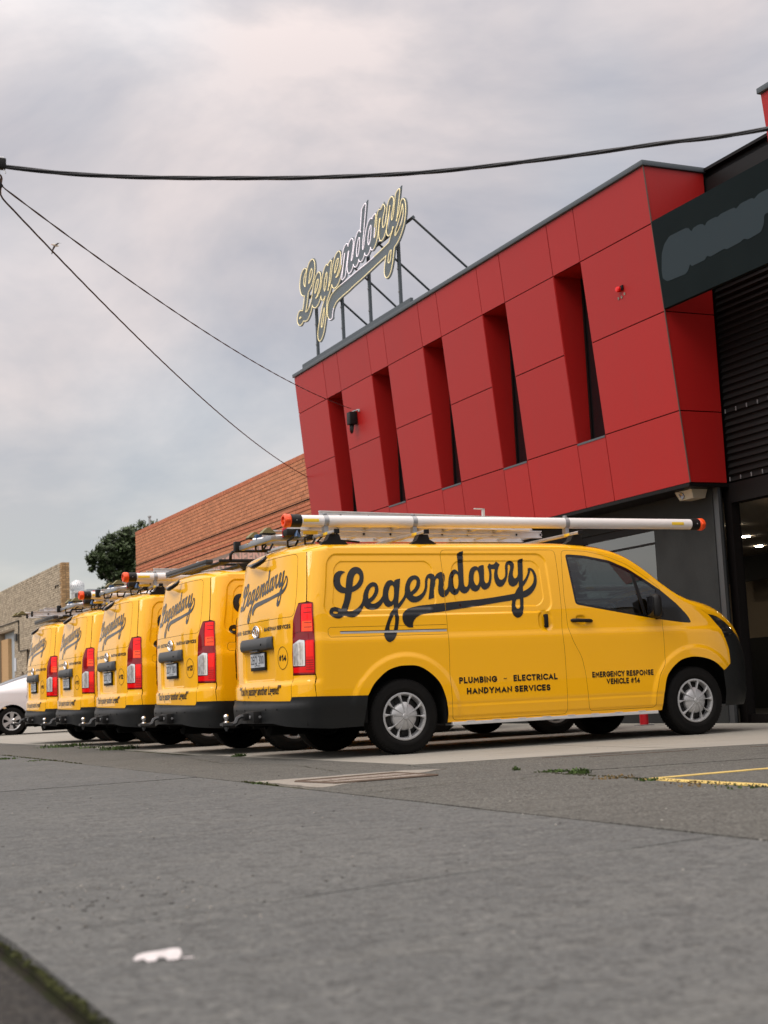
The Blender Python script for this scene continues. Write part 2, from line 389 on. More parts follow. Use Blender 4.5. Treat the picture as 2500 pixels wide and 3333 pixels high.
def stroke_on(name, s, u0, v0, width, h, fn, m, th=.245, sp=.15):
    """heavy geometric capitals drawn as mitred strokes, scaled to a width and cap height"""
    quads = []; x = 0
    for ch in s:
        w, paths = GL[ch]; t = th*{'~': .45, '#': .62}.get(ch, 1)
        for p in paths:
            q = [(x+th/2+a, th/2+b*(1-th)) for a, b in p]; q = np.array([q[0]]+[b_ for a_, b_ in zip(q[:-1], q[1:]) if math.hypot(b_[0]-a_[0], b_[1]-a_[1]) > 1e-4]); closed = np.hypot(*(q[0]-q[-1])) < 1e-6
            if closed: q = q[:-1]
            n = len(q); nx = np.roll(q, -1, 0)-q; nx = nx/np.maximum(np.linalg.norm(nx, axis=1, keepdims=True), 1e-9); no = np.stack([-nx[:, 1], nx[:, 0]], 1)
            pr = np.roll(no, 1, 0)
            if not closed: pr[0] = no[0]; no[-1] = pr[-1]
            mi = no+pr; mi /= np.maximum(np.linalg.norm(mi, axis=1, keepdims=True), 1e-9); k = np.minimum(1/np.maximum(np.sum(mi*no, 1), .38), 2.2)[:, None]
            ext = np.zeros_like(q)
            if not closed: ext[0] = -(q[1]-q[0])/np.linalg.norm(q[1]-q[0])*t/2; ext[-1] = (q[-1]-q[-2])/np.linalg.norm(q[-1]-q[-2])*t/2
            A = q+ext+mi*k*t/2; B = q+ext-mi*k*t/2
            if ch in 'MNVA4': A[:, 1] = np.clip(A[:, 1], 0, 1); B[:, 1] = np.clip(B[:, 1], 0, 1)
            for i in range(n if closed else n-1): j = (i+1) % n; quads.append((A[i], B[i], B[j], A[j]))
        x += w+th+sp if ch != ' ' else w+sp
    tot = x-sp; sx = width/tot; V_ = []; F_ = []
    for qd in quads:
        o = len(V_); V_ += [(u0+p[0]*sx, v0+p[1]*h) for p in qd]; F_.append((o, o+1, o+2, o+3))
    P_ = np.array(V_); return mesh_from(name, fn(P_[:, 0], P_[:, 1]), F_, m, normals_of(fn, P_))

# ---------------------------------------------------------------- materials
YEL = mat('yellow_paint', (0.87, 0.430, 0.001), 0.45, 0, 0.12, coat=1.0, coat_rough=0.012)
YEL.node_tree.nodes['Principled BSDF'].inputs['Coat IOR'].default_value = 1.53
BLK = mat('black_plastic', (0.008, 0.008, 0.008), 0.5, 0, 0.25, bump=(600, 0.15))
BUM = mat('bumper_plastic', (0.008, 0.009, 0.0095), 0.45, 0, 0.25, bump=(700, 0.12))
GLB = mat('gloss_black', (0.006, 0.006, 0.007), 0.12, 0, 0.5)
DRK = mat('dark_void', (0.006, 0.006, 0.006), 0.9, 0, 0.1)
VIN = mat('black_vinyl', (0.005, 0.005, 0.005), 0.25, 0, 0.45, coat=0.25, coat_rough=0.03)
TYR = mat('tyre_rubber', (0.005, 0.005, 0.005), 0.7, 0, 0.12, noise=[(6, .5, 4, (0.009, 0.008, 0.007))])
SIL = mat('silver_hubcap', (0.42, 0.425, 0.43), 0.42, 0.5)
ALU = mat('aluminium', (0.60, 0.61, 0.62), 0.36, 0.85, noise=(14, .25, 4))
ALW = mat('mill_aluminium', (0.66, 0.665, 0.67), 0.45, 0.5, noise=(9, .2, 4))
STL = mat('galvanised_steel', (0.35, 0.36, 0.37), 0.45, 0.7)
CHR = mat('chrome', (0.78, 0.78, 0.79), 0.08, 1.0)
GAR = mat('grey_plastic', (0.035, 0.038, 0.041), 0.42, 0, 0.5)
PVC = mat('white_pvc', (0.72, 0.70, 0.68), 0.33, 0, 0.5, noise=(3, .10, 3))
ORG = mat('orange_cap', (0.80, 0.075, 0.008), 0.38, 0, 0.5)
RED = mat('red_plastic', (0.50, 0.012, 0.02), 0.35)
STK = mat('yellow_sticker', (0.80, 0.55, 0.03), 0.5)
CRE = mat('rubber_foot', (0.16, 0.145, 0.06), 0.6)
TRD = mat('red_lens', (0.72, 0.002, 0.004), 0.12, 0, 0.4)
TRB = mat('bright_red_lens', (0.95, 0.006, 0.006), 0.10, 0, 0.4)
TRK = mat('dark_red_lens', (0.20, 0.003, 0.008), 0.08, 0, 0.5)
TRO = mat('painted_glow_red', (1.0, 0.09, 0.02), 0.10, 0, 0.4)  # glow of the inner reflector put into the colour; nothing emits
TWH = mat('clear_lens', (0.62, 0.62, 0.62), 0.10, 0.35, 0.6, coat=1, noise=[(30, .6, 2, (0.22, 0.20, 0.19), (1, 1.5, .6), (.45, .6))])
TWF = mat('clear_lens_frame', (0.70, 0.71, 0.73), 0.12, 0.3, 0.6, coat=1)
HLL = mat('headlight_lens', (0.012, 0.013, 0.015), 0.05, 0, 0.7, coat=1, noise=[(9, .5, 2, (0.12, 0.125, 0.13), (1, 1, 4), (.55, .65))])
PLT = mat('plate_face', (0.42, 0.45, 0.48), 0.4)
PLI = mat('plate_ink', (0.03, 0.035, 0.05), 0.5)
SEA = mat('seat_fabric', (0.02, 0.02, 0.021), 0.8)
GLS = glass('tinted_glass', (0.38, 0.46, 0.46), 0.0)
GLC = glass('clear_glass', (0.75, 0.80, 0.78), 0.02)
WEL = mat('wheel_well', (0.008, 0.008, 0.008), 0.95, 0, 0.1)
def spl(pts):
    X=np.array([p[0] for p in pts],float); Y=np.array([p[1] for p in pts],float)
    d=np.diff(Y)/np.diff(X); m=np.zeros(len(X)); m[0]=d[0]; m[-1]=d[-1]
    for i in range(1,len(X)-1):
        if d[i-1]*d[i]>0:
            w1=2*(X[i+1]-X[i])+(X[i]-X[i-1]); w2=(X[i+1]-X[i])+2*(X[i]-X[i-1])
            m[i]=(w1+w2)/(w1/d[i-1]+w2/d[i])
    def f(x):
        x=np.asarray(x,float); xc=np.clip(x,X[0],X[-1]); i=np.clip(np.searchsorted(X,xc)-1,0,len(X)-2)
        h=X[i+1]-X[i]; t=(xc-X[i])/h
        return ((2*t**3-3*t**2+1)*Y[i]+(t**3-2*t**2+t)*h*m[i]+(-2*t**3+3*t**2)*Y[i+1]+(t**3-t**2)*h*m[i+1]) + (x-xc)*np.where(x>xc,m[-1],m[0])
    return f
Wz=spl([(.20,.925),(.30,.945),(.40,.958),(.45,.969),(.75,.974),(1.0,.976),(1.035,.973),(1.075,.964),(1.25,.951),(1.5,.917),(1.75,.870),(1.9,.835)])
XR=spl([(.2,-1.05),(.55,-1.062),(.655,-1.061),(.705,-1.040),(1.0,-1.040),(1.2,-1.037),(1.28,-1.034),(1.5,-.998),(1.72,-.962),(1.8,-.948)])
LZ=spl([(.2,4.12),(.32,4.20),(.70,4.22),(.85,4.19),(.95,4.14),(1.05,4.06),(1.15,3.96),(1.3,3.75),(1.5,3.6),(1.9,3.5)])
ZE=spl([(-.745,1.858),(0,1.862),(1.2,1.865),(1.75,1.864),(2.0,1.853),(2.2,1.828),(2.4,1.782),(2.55,1.724),(2.7,1.632),(2.97,1.425),(3.12,1.33),(3.26,1.27),(3.46,1.21),(3.67,1.135),(3.8,1.075),(3.95,.98),(4.05,.90)])
HE=spl([(-.745,.10),(1.9,.105),(2.3,.128),(2.9,.155),(3.3,.17),(3.46,.19),(3.6,.215),(3.8,.235),(3.95,.22),(4.05,.18)])
U0=-.745
_t=np.array([(1,.29),(.998,.255),(.99,.217),(.975,.183),(.954,.154),(.92,.124),(.88,.098),(.83,.074),(.77,.053),(.70,.035),(.615,.020),(.52,.010),(.42,.004),(.2,.001),(0,0)])
_ss=np.concatenate([[0],np.cumsum(np.hypot(np.diff(_t[:,0])*.95,np.diff(_t[:,1])))])
UL=_ss[-1]; UC=U0-UL
_yy=spl(list(zip(_ss,_t[:,0]))); _dx=spl(list(zip(_ss,_t[:,1])))
def _rr(u,z,a,b,c,d,r):
    cx,cz=(a+b)/2,(c+d)/2; qx=np.abs(u-cx)-(b-a)/2+r; qz=np.abs(z-cz)-(d-c)/2+r
    return np.hypot(np.maximum(qx,0),np.maximum(qz,0))+np.minimum(np.maximum(qx,qz),0)-r
def _st(d,w): 
    t=np.clip(.5-d/w,0,1); return t*t*(3-2*t)
RECS=[(-.75,1.605,1.248,1.808,.10,.010,.022),(-.665,.375,1.298,1.742,.09,.006,.012),(.577,1.528,1.308,1.742,.10,.006,.012)]
POCK=[(1.445,1.585,1.075,1.25,.06,.014,.03),(1.86,1.965,1.12,1.20,.035,.014,.03)]
def relief(u,z):
    D=0
    for a,b,c,d,r,dep,w in RECS+POCK: D=D+dep*_st(_rr(u,z,a,b,c,d,r),w)
    for cx,cz,r0 in ((.01,.36,.43),(3.215,.345,.43)):
        r=np.hypot(u-cx,z-cz); D=D-.014*_st(r-(r0+.10),.06)*np.clip((z-.15)/.3,0,1)
    D=D-.008*_st(np.abs(z-.36)-.05,.03)*np.clip((u+.3)/.1,0,1)*np.clip((3.0-u)/.3,0,1)
    return D
def P(u,z,off=0.0,rel=True):
    u=np.asarray(u,float); z=np.asarray(z,float); u,z=np.broadcast_arrays(u,z)
    w=Wz(z); sh=XR(z)+1.035
    left=u<UC; ue=np.where(left,2*UC-u,u)
    s=np.clip(U0-ue,0,UL)
    xs=ue+sh*np.clip(1-(ue-U0)/.6,0,1)
    t=np.clip((xs-3.0)/np.maximum(LZ(z)-3.0,.3),0,.9999)
    ys=w*(1-t**3)**(1/3.)
    x=np.where(ue<U0,XR(z)+_dx(s)+(.020*_st(_rr(ue,z,UC-.40,UC+.40,.712,1.03,.05),.03) if rel else 0),xs); y=np.where(ue<U0,w*_yy(s),ys)
    if rel: y=np.where(ue>U0,y-relief(ue,z),y-relief(np.full_like(ue,U0),z))if False else np.where(ue>-.78,y-relief(ue,z),y)
    return np.stack([x,np.where(left,y,-y),z],-1)
def T(u,ph):
    # roof family: ph 0 (right edge) .. pi (left edge)
    u=np.asarray(u,float);ph=np.asarray(ph,float);u,ph=np.broadcast_arrays(u,ph)
    ze=ZE(u); e=P(u,ze,rel=False)
    ye=-e[...,1]
    return np.stack([e[...,0],-ye*np.sign(np.cos(ph))*np.abs(np.cos(ph))**.9,ze+HE(u)*np.sin(ph)**.9],-1)

SCRIPT = [[[(-540,1645),(-569,1630),(-590,1604),(-597,1572),(-591,1540),(-575,1518),(-554,1506),(-538,1502)],[(-538,1502),(-535,1536),(-530,1576),(-522,1611),(-506,1645),(-483,1671),(-454,1688),(-421,1693),(-391,1688),(-365,1672),(-348,1644),(-342,1610),(-345,1578),(-356,1546),(-379,1514),(-411,1489),(-447,1471),(-475,1461)],[(-475,1461),(-482,1416),(-493,1373),(-508,1329),(-523,1292)],[(-523,1292),(-495,1290),(-460,1297),(-424,1316),(-397,1339),(-376,1367),(-363,1402),(-359,1430),(-347,1466),(-323,1506),(-295,1533),(-268,1547),(-241,1551),(-215,1543),(-200,1524),(-195,1496),(-199,1464),(-217,1430),(-245,1397),(-270,1375),(-289,1365)],[(-289,1365),(-280,1357),(-260,1354),(-233,1361),(-202,1380),(-176,1404),(-159,1428),(-153,1452),(-143,1488),(-123,1528),(-95,1558),(-61,1569),(-41,1562),(-28,1548)],[(-28,1548),(-25,1564)],[(-25,1564),(6,1576),(38,1582)],[(38,1582),(25,1517),(7,1437),(-11,1350)],[(-11,1350),(17,1376),(46,1408),(63,1436),(70,1464),(75,1492),(89,1533),(113,1573),(146,1601),(188,1611),(219,1602),(236,1578),(238,1544),(230,1511),(210,1479),(184,1453),(146,1428)],[(146,1428),(157,1418),(177,1415),(205,1422),(233,1438),(257,1460),(274,1488),(283,1519),(288,1555),(298,1584),(318,1612),(348,1626),(373,1624),(386,1612),(393,1596)],[(393,1596),(412,1618),(438,1634),(466,1640),(487,1630),(497,1603),(490,1566),(476,1529),(467,1500),(468,1480),(478,1469),(494,1473),(508,1488),(519,1512),(525,1541),(535,1578),(553,1619),(581,1652),(614,1663),(633,1654),(647,1637)],[(647,1637),(654,1734),(657,1813)],[(657,1813),(684,1828),(723,1838)],[(723,1838),(714,1756),(703,1656),(692,1557),(691,1524),(697,1503),(711,1497),(726,1507),(738,1532),(747,1568),(754,1606),(770,1648),(798,1681),(833,1693),(855,1689),(868,1677)],[(868,1677),(869,1688)],[(869,1688),(897,1700),(929,1705)],[(929,1705),(923,1644),(913,1577),(915,1544),(925,1530),(943,1534),(959,1555),(969,1588),(975,1627),(974,1660),(967,1687)],[(967,1687),(990,1719)],[(990,1719),(1018,1708),(1044,1715),(1068,1738)],[(1068,1738),(1103,1708)],[(1103,1708),(1083,1677),(1068,1638),(1066,1604),(1073,1573),(1092,1561),(1114,1567),(1139,1592),(1151,1631),(1155,1671),(1162,1704),(1180,1732),(1216,1745),(1245,1735),(1257,1709),(1250,1673),(1235,1636),(1229,1603),(1236,1579),(1250,1573),(1270,1586),(1285,1614),(1294,1670),(1304,1748)],[(1304,1748),(1331,1760),(1362,1766)],[(1362,1766),(1353,1698),(1340,1619),(1328,1541)],[(1328,1541),(1357,1571),(1382,1604),(1398,1638),(1403,1669)],[(1403,1669),(1429,1674),(1461,1658),(1481,1618),(1485,1567),(1471,1510),(1441,1463),(1399,1424),(1352,1398),(1309,1386)],[(1309,1386),(1302,1333),(1290,1277),(1272,1232),(1245,1205),(1209,1197),(1181,1211),(1163,1240),(1163,1279),(1172,1324),(1185,1364)],[(1185,1364),(994,1340),(740,1307),(552,1287),(452,1273),(314,1260),(222,1248),(176,1234),(138,1208),(119,1180),(111,1152),(113,1132)],[(113,1132),(71,1132),(41,1148),(20,1175),(11,1211),(17,1247),(39,1275),(76,1300),(135,1317),(208,1329),(318,1338),(456,1349),(619,1363),(807,1376),(998,1396),(1219,1426)],[(1219,1426),(1239,1454),(1257,1476),(1277,1496)],[(1277,1496),(1283,1546)],[(1283,1546),(1259,1515),(1229,1499),(1200,1496),(1175,1514),(1168,1544),(1175,1586),(1193,1631),(1208,1670),(1213,1696),(1203,1709),(1189,1696),(1181,1654),(1172,1609),(1156,1570),(1135,1536),(1107,1506),(1071,1493),(1040,1509),(1024,1546),(1022,1588),(1029,1627),(1044,1664)],[(1044,1664),(1003,1666)],[(1003,1666),(999,1616),(990,1566),(971,1516),(943,1483),(907,1469),(880,1478),(863,1503)],[(863,1503),(845,1473),(818,1456),(796,1453),(766,1465),(751,1488)],[(751,1488),(731,1460),(705,1441),(679,1437),(652,1447),(636,1468)],[(636,1468),(617,1440),(595,1426),(573,1422),(546,1435),(527,1457)],[(527,1457),(507,1430),(483,1412),(453,1403),(428,1413),(411,1440),(410,1476),(418,1513),(426,1546),(429,1568),(421,1580),(407,1577),(396,1565),(389,1538),(380,1505),(365,1444),(362,1399)],[(362,1399),(302,1384)],[(302,1384),(318,1449),(332,1510),(343,1555),(343,1577),(334,1584),(323,1578),(313,1551),(307,1510),(296,1474),(276,1433),(244,1397),(206,1371),(160,1359),(120,1366),(94,1385),(77,1407)],[(77,1407),(58,1379),(29,1344),(1,1316),(-20,1298)],[(-21,1298),(-25,1260),(-23,1220),(-35,1156),(-51,1100),(-65,1061),(-92,1026),(-124,1007),(-146,1006),(-169,1022),(-183,1052),(-182,1088),(-170,1127),(-145,1187),(-120,1238),(-96,1274),(-61,1307)],[(-61,1307),(-58,1346)],[(-58,1346),(-80,1330),(-112,1322),(-136,1331),(-150,1349),(-158,1369)],[(-158,1369),(-181,1342),(-214,1314),(-250,1301),(-283,1298),(-320,1308),(-343,1324),(-355,1338)],[(-355,1338),(-376,1305),(-400,1276),(-427,1252),(-462,1237),(-491,1236),(-523,1240),(-559,1250)],[(-559,1250),(-579,1238),(-605,1228),(-633,1228),(-665,1239),(-690,1257),(-699,1281),(-695,1301),(-680,1322),(-648,1330),(-614,1325),(-581,1313)],[(-581,1313),(-563,1358),(-550,1405),(-544,1453)],[(-544,1453),(-577,1456),(-611,1469),(-642,1495),(-664,1531),(-672,1573),(-663,1612),(-642,1640),(-613,1655),(-585,1658),(-560,1653),(-540,1645)]],[[(-468,1513),(-460,1555),(-450,1595),(-435,1621),(-413,1633),(-394,1622),(-387,1598),(-396,1570),(-417,1543),(-442,1523),(-468,1513)]],[[(-610,1280),(-625,1273),(-644,1270),(-659,1275),(-664,1282),(-656,1289),(-641,1291),(-622,1286),(-610,1280)]],[[(-306,1398),(-308,1426),(-301,1457),(-284,1489),(-263,1507),(-243,1512),(-233,1501),(-237,1473),(-254,1441),(-279,1415),(-306,1398)]],[[(-54,1521),(-71,1511),(-88,1479),(-100,1439),(-99,1399),(-89,1376),(-78,1373),(-62,1384),(-49,1410),(-40,1454),(-37,1494),(-43,1517),(-54,1521)]],[[(-66,1251),(-86,1226),(-110,1182),(-125,1142),(-125,1108),(-110,1092),(-92,1104),(-79,1133),(-68,1173),(-63,1213),(-66,1251)]],[[(129,1459),(125,1492),(133,1524),(153,1555),(172,1569),(190,1573),(202,1562),(198,1536),(182,1503),(158,1477),(129,1459)]],[[(621,1624),(603,1613),(585,1580),(576,1542),(578,1509),(589,1484),(604,1478),(620,1492),(634,1530),(639,1580),(637,1613),(621,1624)]],[[(847,1657),(827,1645),(809,1611),(800,1573),(804,1534),(819,1512),(831,1513),(848,1531),(860,1572),(862,1622),(857,1647),(847,1657)]],[[(1269,1376),(1230,1370)],[(1230,1370),(1217,1345),(1210,1312),(1215,1289),(1233,1282),(1250,1289),(1262,1316),(1267,1350),(1269,1376)]],[[(1319,1491),(1315,1447)],[(1315,1447),(1356,1464),(1404,1494),(1439,1533),(1455,1584),(1446,1629),(1434,1648),(1428,1650),(1419,1624),(1397,1585),(1361,1534),(1319,1491)]]]
SCON = [contour([[(a/1000, b/1000) for a, b in s] for s in c]) for c in SCRIPT]

def refl(poly): return [(2*UC-a, b) for a, b in poly][::-1]
def PF(th, z, off=0):
    th = np.asarray(th, float); z = np.asarray(z, float); th, z = np.broadcast_arrays(th, z)
    a = np.clip(np.sin(np.clip(th, 0, math.pi)), 0, 1)**(2/3.); c = np.cos(th)
    L_ = LZ(z)-3.0
    lip = 0.018*np.exp(-((z-.40)/.035)**2)
    return np.stack([3.0+(L_+lip)*a, -Wz(z)*np.sign(c)*np.abs(c)**(2/3.), z], -1)
def u2t(u, z): return math.asin(min(1, max(0, (u-3.0)/(float(LZ(z))-3.0)))**1.5)

# ---------------------------------------------------------------- the panel van
FD = rnd([(1.945, .293), (2.716, .291), (2.721, .429), (2.769, .603), (2.849, .715), (2.849, .80), (2.851, 1.058), (2.858, 1.145), (2.886, 1.446), (2.85, 1.485), (2.673, 1.611), (2.512, 1.711), (2.302, 1.789), (2.084, 1.836), (1.80, 1.848), (1.768, 1.60), (1.75, 1.395), (1.753, 1.096), (1.792, .971), (1.884, .808), (1.917, .646), (1.935, .424)], .05)
SD = rnd([(.47, .276), (1.703, .276), (1.702, .60), (1.699, .881), (1.687, 1.04), (1.705, 1.244), (1.726, 1.72), (1.727, 1.85), (.481, 1.85), (.478, 1.557), (.461, 1.253), (.461, 1.131), (.458, .82), (.453, .644)], .05)
WIN = rnd([(1.838, 1.807), (2.05, 1.793), (2.334, 1.742), (2.532, 1.660), (2.708, 1.552), (2.875, 1.444), (3.052, 1.300), (3.171, 1.18), (3.212, 1.105), (3.10, 1.112), (2.848, 1.145), (2.597, 1.185), (2.128, 1.266), (1.87, 1.312), (1.851, 1.559)], .035)
FARCH = [(3.575, .625), (3.479, .697), (3.388, .738), (3.256, .766), (3.126, .766), (2.998, .726), (2.864, .609), (2.815, .461), (2.790, .262)]
RARCH = [(.424, .262), (.422, .368), (.393, .51), (.341, .627), (.245, .721), (.136, .780), (.024, .791), (-.087, .782), (-.20, .737), (-.307, .638), (-.365, .540)]
SEAM = [(-.832, .550), (-.849, .737), (-.856, .752), (-.856, 1.377), (-.913, 1.392), (-.940, 1.84)]
us = np.concatenate([np.arange(-.745, 2.0, .12), np.arange(2.0, 3.36, .06), [3.36]])
TOPL = [(u, float(ZE(u))) for u in us]
ZB = 1.84
FEND = [(3.36, float(ZE(3.36))), (3.451, 1.191), (3.605, 1.038), (3.645, .945), (3.687, .831), (3.692, .726), (3.687, .685)]
ROWL = catmull(FARCH, 4); ROWR = catmull(RARCH, 4)
SIDE = [tuple(p) for p in SEAM]+[(-.745, 1.84)]+TOPL+FEND+[tuple(p) for p in ROWL]+[tuple(p) for p in ROWR]
BODY = SIDE
SIDE_ALL = [(-.80, .30), (-.80, 1.80)]+[(u, z-.02) for u, z in TOPL if u > -.7]+[(3.40, 1.15), (3.48, .95), (3.50, .8)]+[tuple(p) for p in inset(np.array(ROWL), 0)]+[tuple(p) for p in ROWR]
GAP = 0.0032
def rel_pts():
    o = []
    for a, b, c, d, r, dep, w in RECS+POCK:
        for k in (-w*1.15, -w*.56, -w*.3, -w*.1, w*.1, w*.3, w*.56, w*1.15):
            o.append(resample(rnd([(a-k, c-k), (b+k, c-k), (b+k, d+k), (a-k, d+k)], max(.012, r+k)), .022))
    return np.concatenate(o)
RP = rel_pts()
def ring_pts(cx, cz):
    o = []
    for r in (.455, .485, .499, .508, .519, .53, .541, .552, .561, .575, .61):
        t = np.linspace(-.1, math.pi+.1, 110); o.append(np.stack([cx+r*np.cos(t), cz+r*np.sin(t)], 1))
    return np.concatenate(o)
AP = np.concatenate([ring_pts(.01, .36), ring_pts(3.215, .345)])
HL = np.concatenate([np.stack([np.arange(-.7, 3.6, .03), np.full(144, z)], 1) for z in (.27, .285, .294, .302, .31, .318, .326, .34, .38, .394, .402, .41, .418, .426, .436, .447, .46, 1.0, 1.02, 1.035, 1.05, 1.065, 1.08, 1.10)])
def sel(pts, poly, holes=()):
    k = pip(pts, np.array(poly))
    for h in holes: k &= ~pip(pts, np.array(h))
    return pts[k]
def Ps(u, z): return P(u, z)
def both(o_name, outer, holes, fn, m, par, sp=.06, bsp=.03, extra=(), nfn=None, left=True, label=None):
    r_ = link(o_name, patch(o_name, outer, holes, fn, m, sp, bsp, extra, nfn), par)
    l_ = link(o_name, patch(o_name, outer, holes, fn, m, sp, bsp, extra, nfn, mirror=True), par) if left else None
    return r_, l_
def lathe_y(prof, n=48):   # revolve about Y, +h points to -Y (outwards on the right-hand side)
    return rotm('X', R(90))

def make_wheel_meshes():
    tyre = MB(); n = 56
    prof = [(.205, -.085), (.222, -.10), (.26, -.109), (.30, -.107), (.322, -.098), (.335, -.080), (.338, -.06), (.338, -.043), (.331, -.041), (.331, -.034), (.339, -.032), (.3395, -.006), (.331, -.004), (.331, .004), (.3395, .006), (.339, .032), (.331, .034), (.331, .041), (.338, .043), (.338, .06), (.335, .08), (.322, .098), (.312, .103), (.309, .1045), (.30, .107), (.262, .109), (.258, .1105), (.24, .108), (.222, .10), (.212, .085), (.205, .08)]
    tyre.lathe(prof, n)
    for k in range(72):                                    # shoulder tread blocks
        a = 2*math.pi*k/72
        for sgn in (1, -1):
            tyre.box(.328, .3365, -.006, .006, sgn*.078-.012, sgn*.078+.012, rotm('Z', a))
    for q in np.linspace(0, 2*math.pi, 26, endpoint=False): # sidewall lettering blocks, plain
        pass
    me_t = tyre.mesh('tyre', TYR, 40)
    cap = MB()
    cap.lathe([(.213, .074), (.2165, .088), (.214, .098), (.205, .101), (.197, .099), (.193, .090), (.187, .070), (.184, .045)], 72)   # outer ring with stepped inner edge
    cap.lathe([(.124, .055), (.123, .075), (.119, .088), (.110, .096), (.080, .106), (.050, .112), (.030, .1135)], 60)                  # dished centre
    for k in range(5):
        a0 = 2*math.pi*k/5+R(90)
        for sg in (-1, 1):
            b0 = a0+sg*R(9); b1 = a0+sg*R(14.5); pts = []
            def pt(r_, a, h): return (r_*math.cos(a), r_*math.sin(a), h)
            # spoke: thin rib at the centre that flares into the ring
            prof = [(.030, .0022, .117, a0+sg*R(20)), (.075, .003, .113, a0+sg*R(15)), (.118, .004, .105, a0+sg*R(13.5)), (.150, .005, .102, a0+sg*R(14.5)), (.172, .0085, .101, a0+sg*R(16)), (.190, .015, .101, a0+sg*R(17)), (.205, .022, .1015, a0+sg*R(17.5))]
            V_ = []; F_ = []
            for (r_, hw, h, a) in prof:
                dx, dy = -math.sin(a), math.cos(a)
                cx_, cy_ = r_*math.cos(a), r_*math.sin(a)
                V_ += [(cx_-dx*hw, cy_-dy*hw, h-.030), (cx_-dx*hw, cy_-dy*hw, h-.003), (cx_-dx*hw*.6, cy_-dy*hw*.6, h), (cx_+dx*hw*.6, cy_+dy*hw*.6, h), (cx_+dx*hw, cy_+dy*hw, h-.003), (cx_+dx*hw, cy_+dy*hw, h-.030)]
            for i in range(len(prof)-1):
                for j in range(5): F_.append((i*6+j, i*6+j+1, (i+1)*6+j+1, (i+1)*6+j))
            cap.add(V_, [f[::-1] for f in F_])
        # raised petal between the two ribs of a pair
        V_ = []; 
        pr = [(.028, R(10), .1155), (.075, R(10.5), .1105), (.108, R(10.2), .1035), (.129, R(10.0), .088), (.131, R(10), .06)]
        for (r_, da, h) in pr:
            for t in (-1, -.5, 0, .5, 1): V_.append((r_*math.cos(a0+da*t), r_*math.sin(a0+da*t), h))
        F_ = [(i*5+j, (i+1)*5+j, (i+1)*5+j+1, i*5+j+1) for i in range(4) for j in range(4)]
        cap.add(V_, F_)
    me_c = cap.mesh('hubcap', SIL, 35)
    ct = MB(); ct.lathe([(.030, .108), (.030, .119), (.027, .122), (0, .123)], 32)
    ct.tube([(.020*math.cos(t), .012*math.sin(t), .1232) for t in np.linspace(0, 2*math.pi, 20, endpoint=False)], .0018, 5, closed=True)
    ct.tube([(.007*math.cos(t), .012*math.sin(t), .1232) for t in np.linspace(0, 2*math.pi, 20, endpoint=False)], .0018, 5, closed=True)
    me_cc = ct.mesh('centre_cap', SIL, 35)
    rm = MB(); rm.lathe([(.21, -.10), (.20, -.06), (.185, -.02), (.18, .03), (.16, .035), (.10, .05), (.05, .06), (0, .062)], 40)
    for k in range(12):
        a = 2*math.pi*k/12; rm.lathe([(.012, .03), (.012, .055), (0, .056)], 6, trm(.145*math.cos(a), .145*math.sin(a), 0))
    me_r = rm.mesh('steel_rim', mat('rim_steel', (0.02, 0.02, 0.02), 0.6, 0.3), 40)
    return me_t, me_c, me_cc, me_r
WM = make_wheel_meshes()
def add_wheel(par, x, y, side, rot, meshes=WM):
    w = link('wheel', meshes[0], par)                      # the tyre mesh carries the wheel
    w.name = 'wheel'
    mtx = Matrix.Translation((x, y, .337)) @ rotm('X', R(90)*(1 if side < 0 else -1)) @ rotm('Z', rot)
    w.matrix_local = mtx
    for nm, me in (('hubcap', meshes[1]), ('centre_cap', meshes[2]), ('steel_rim', meshes[3])):
        if me: c = link(nm, me, w)
    return w

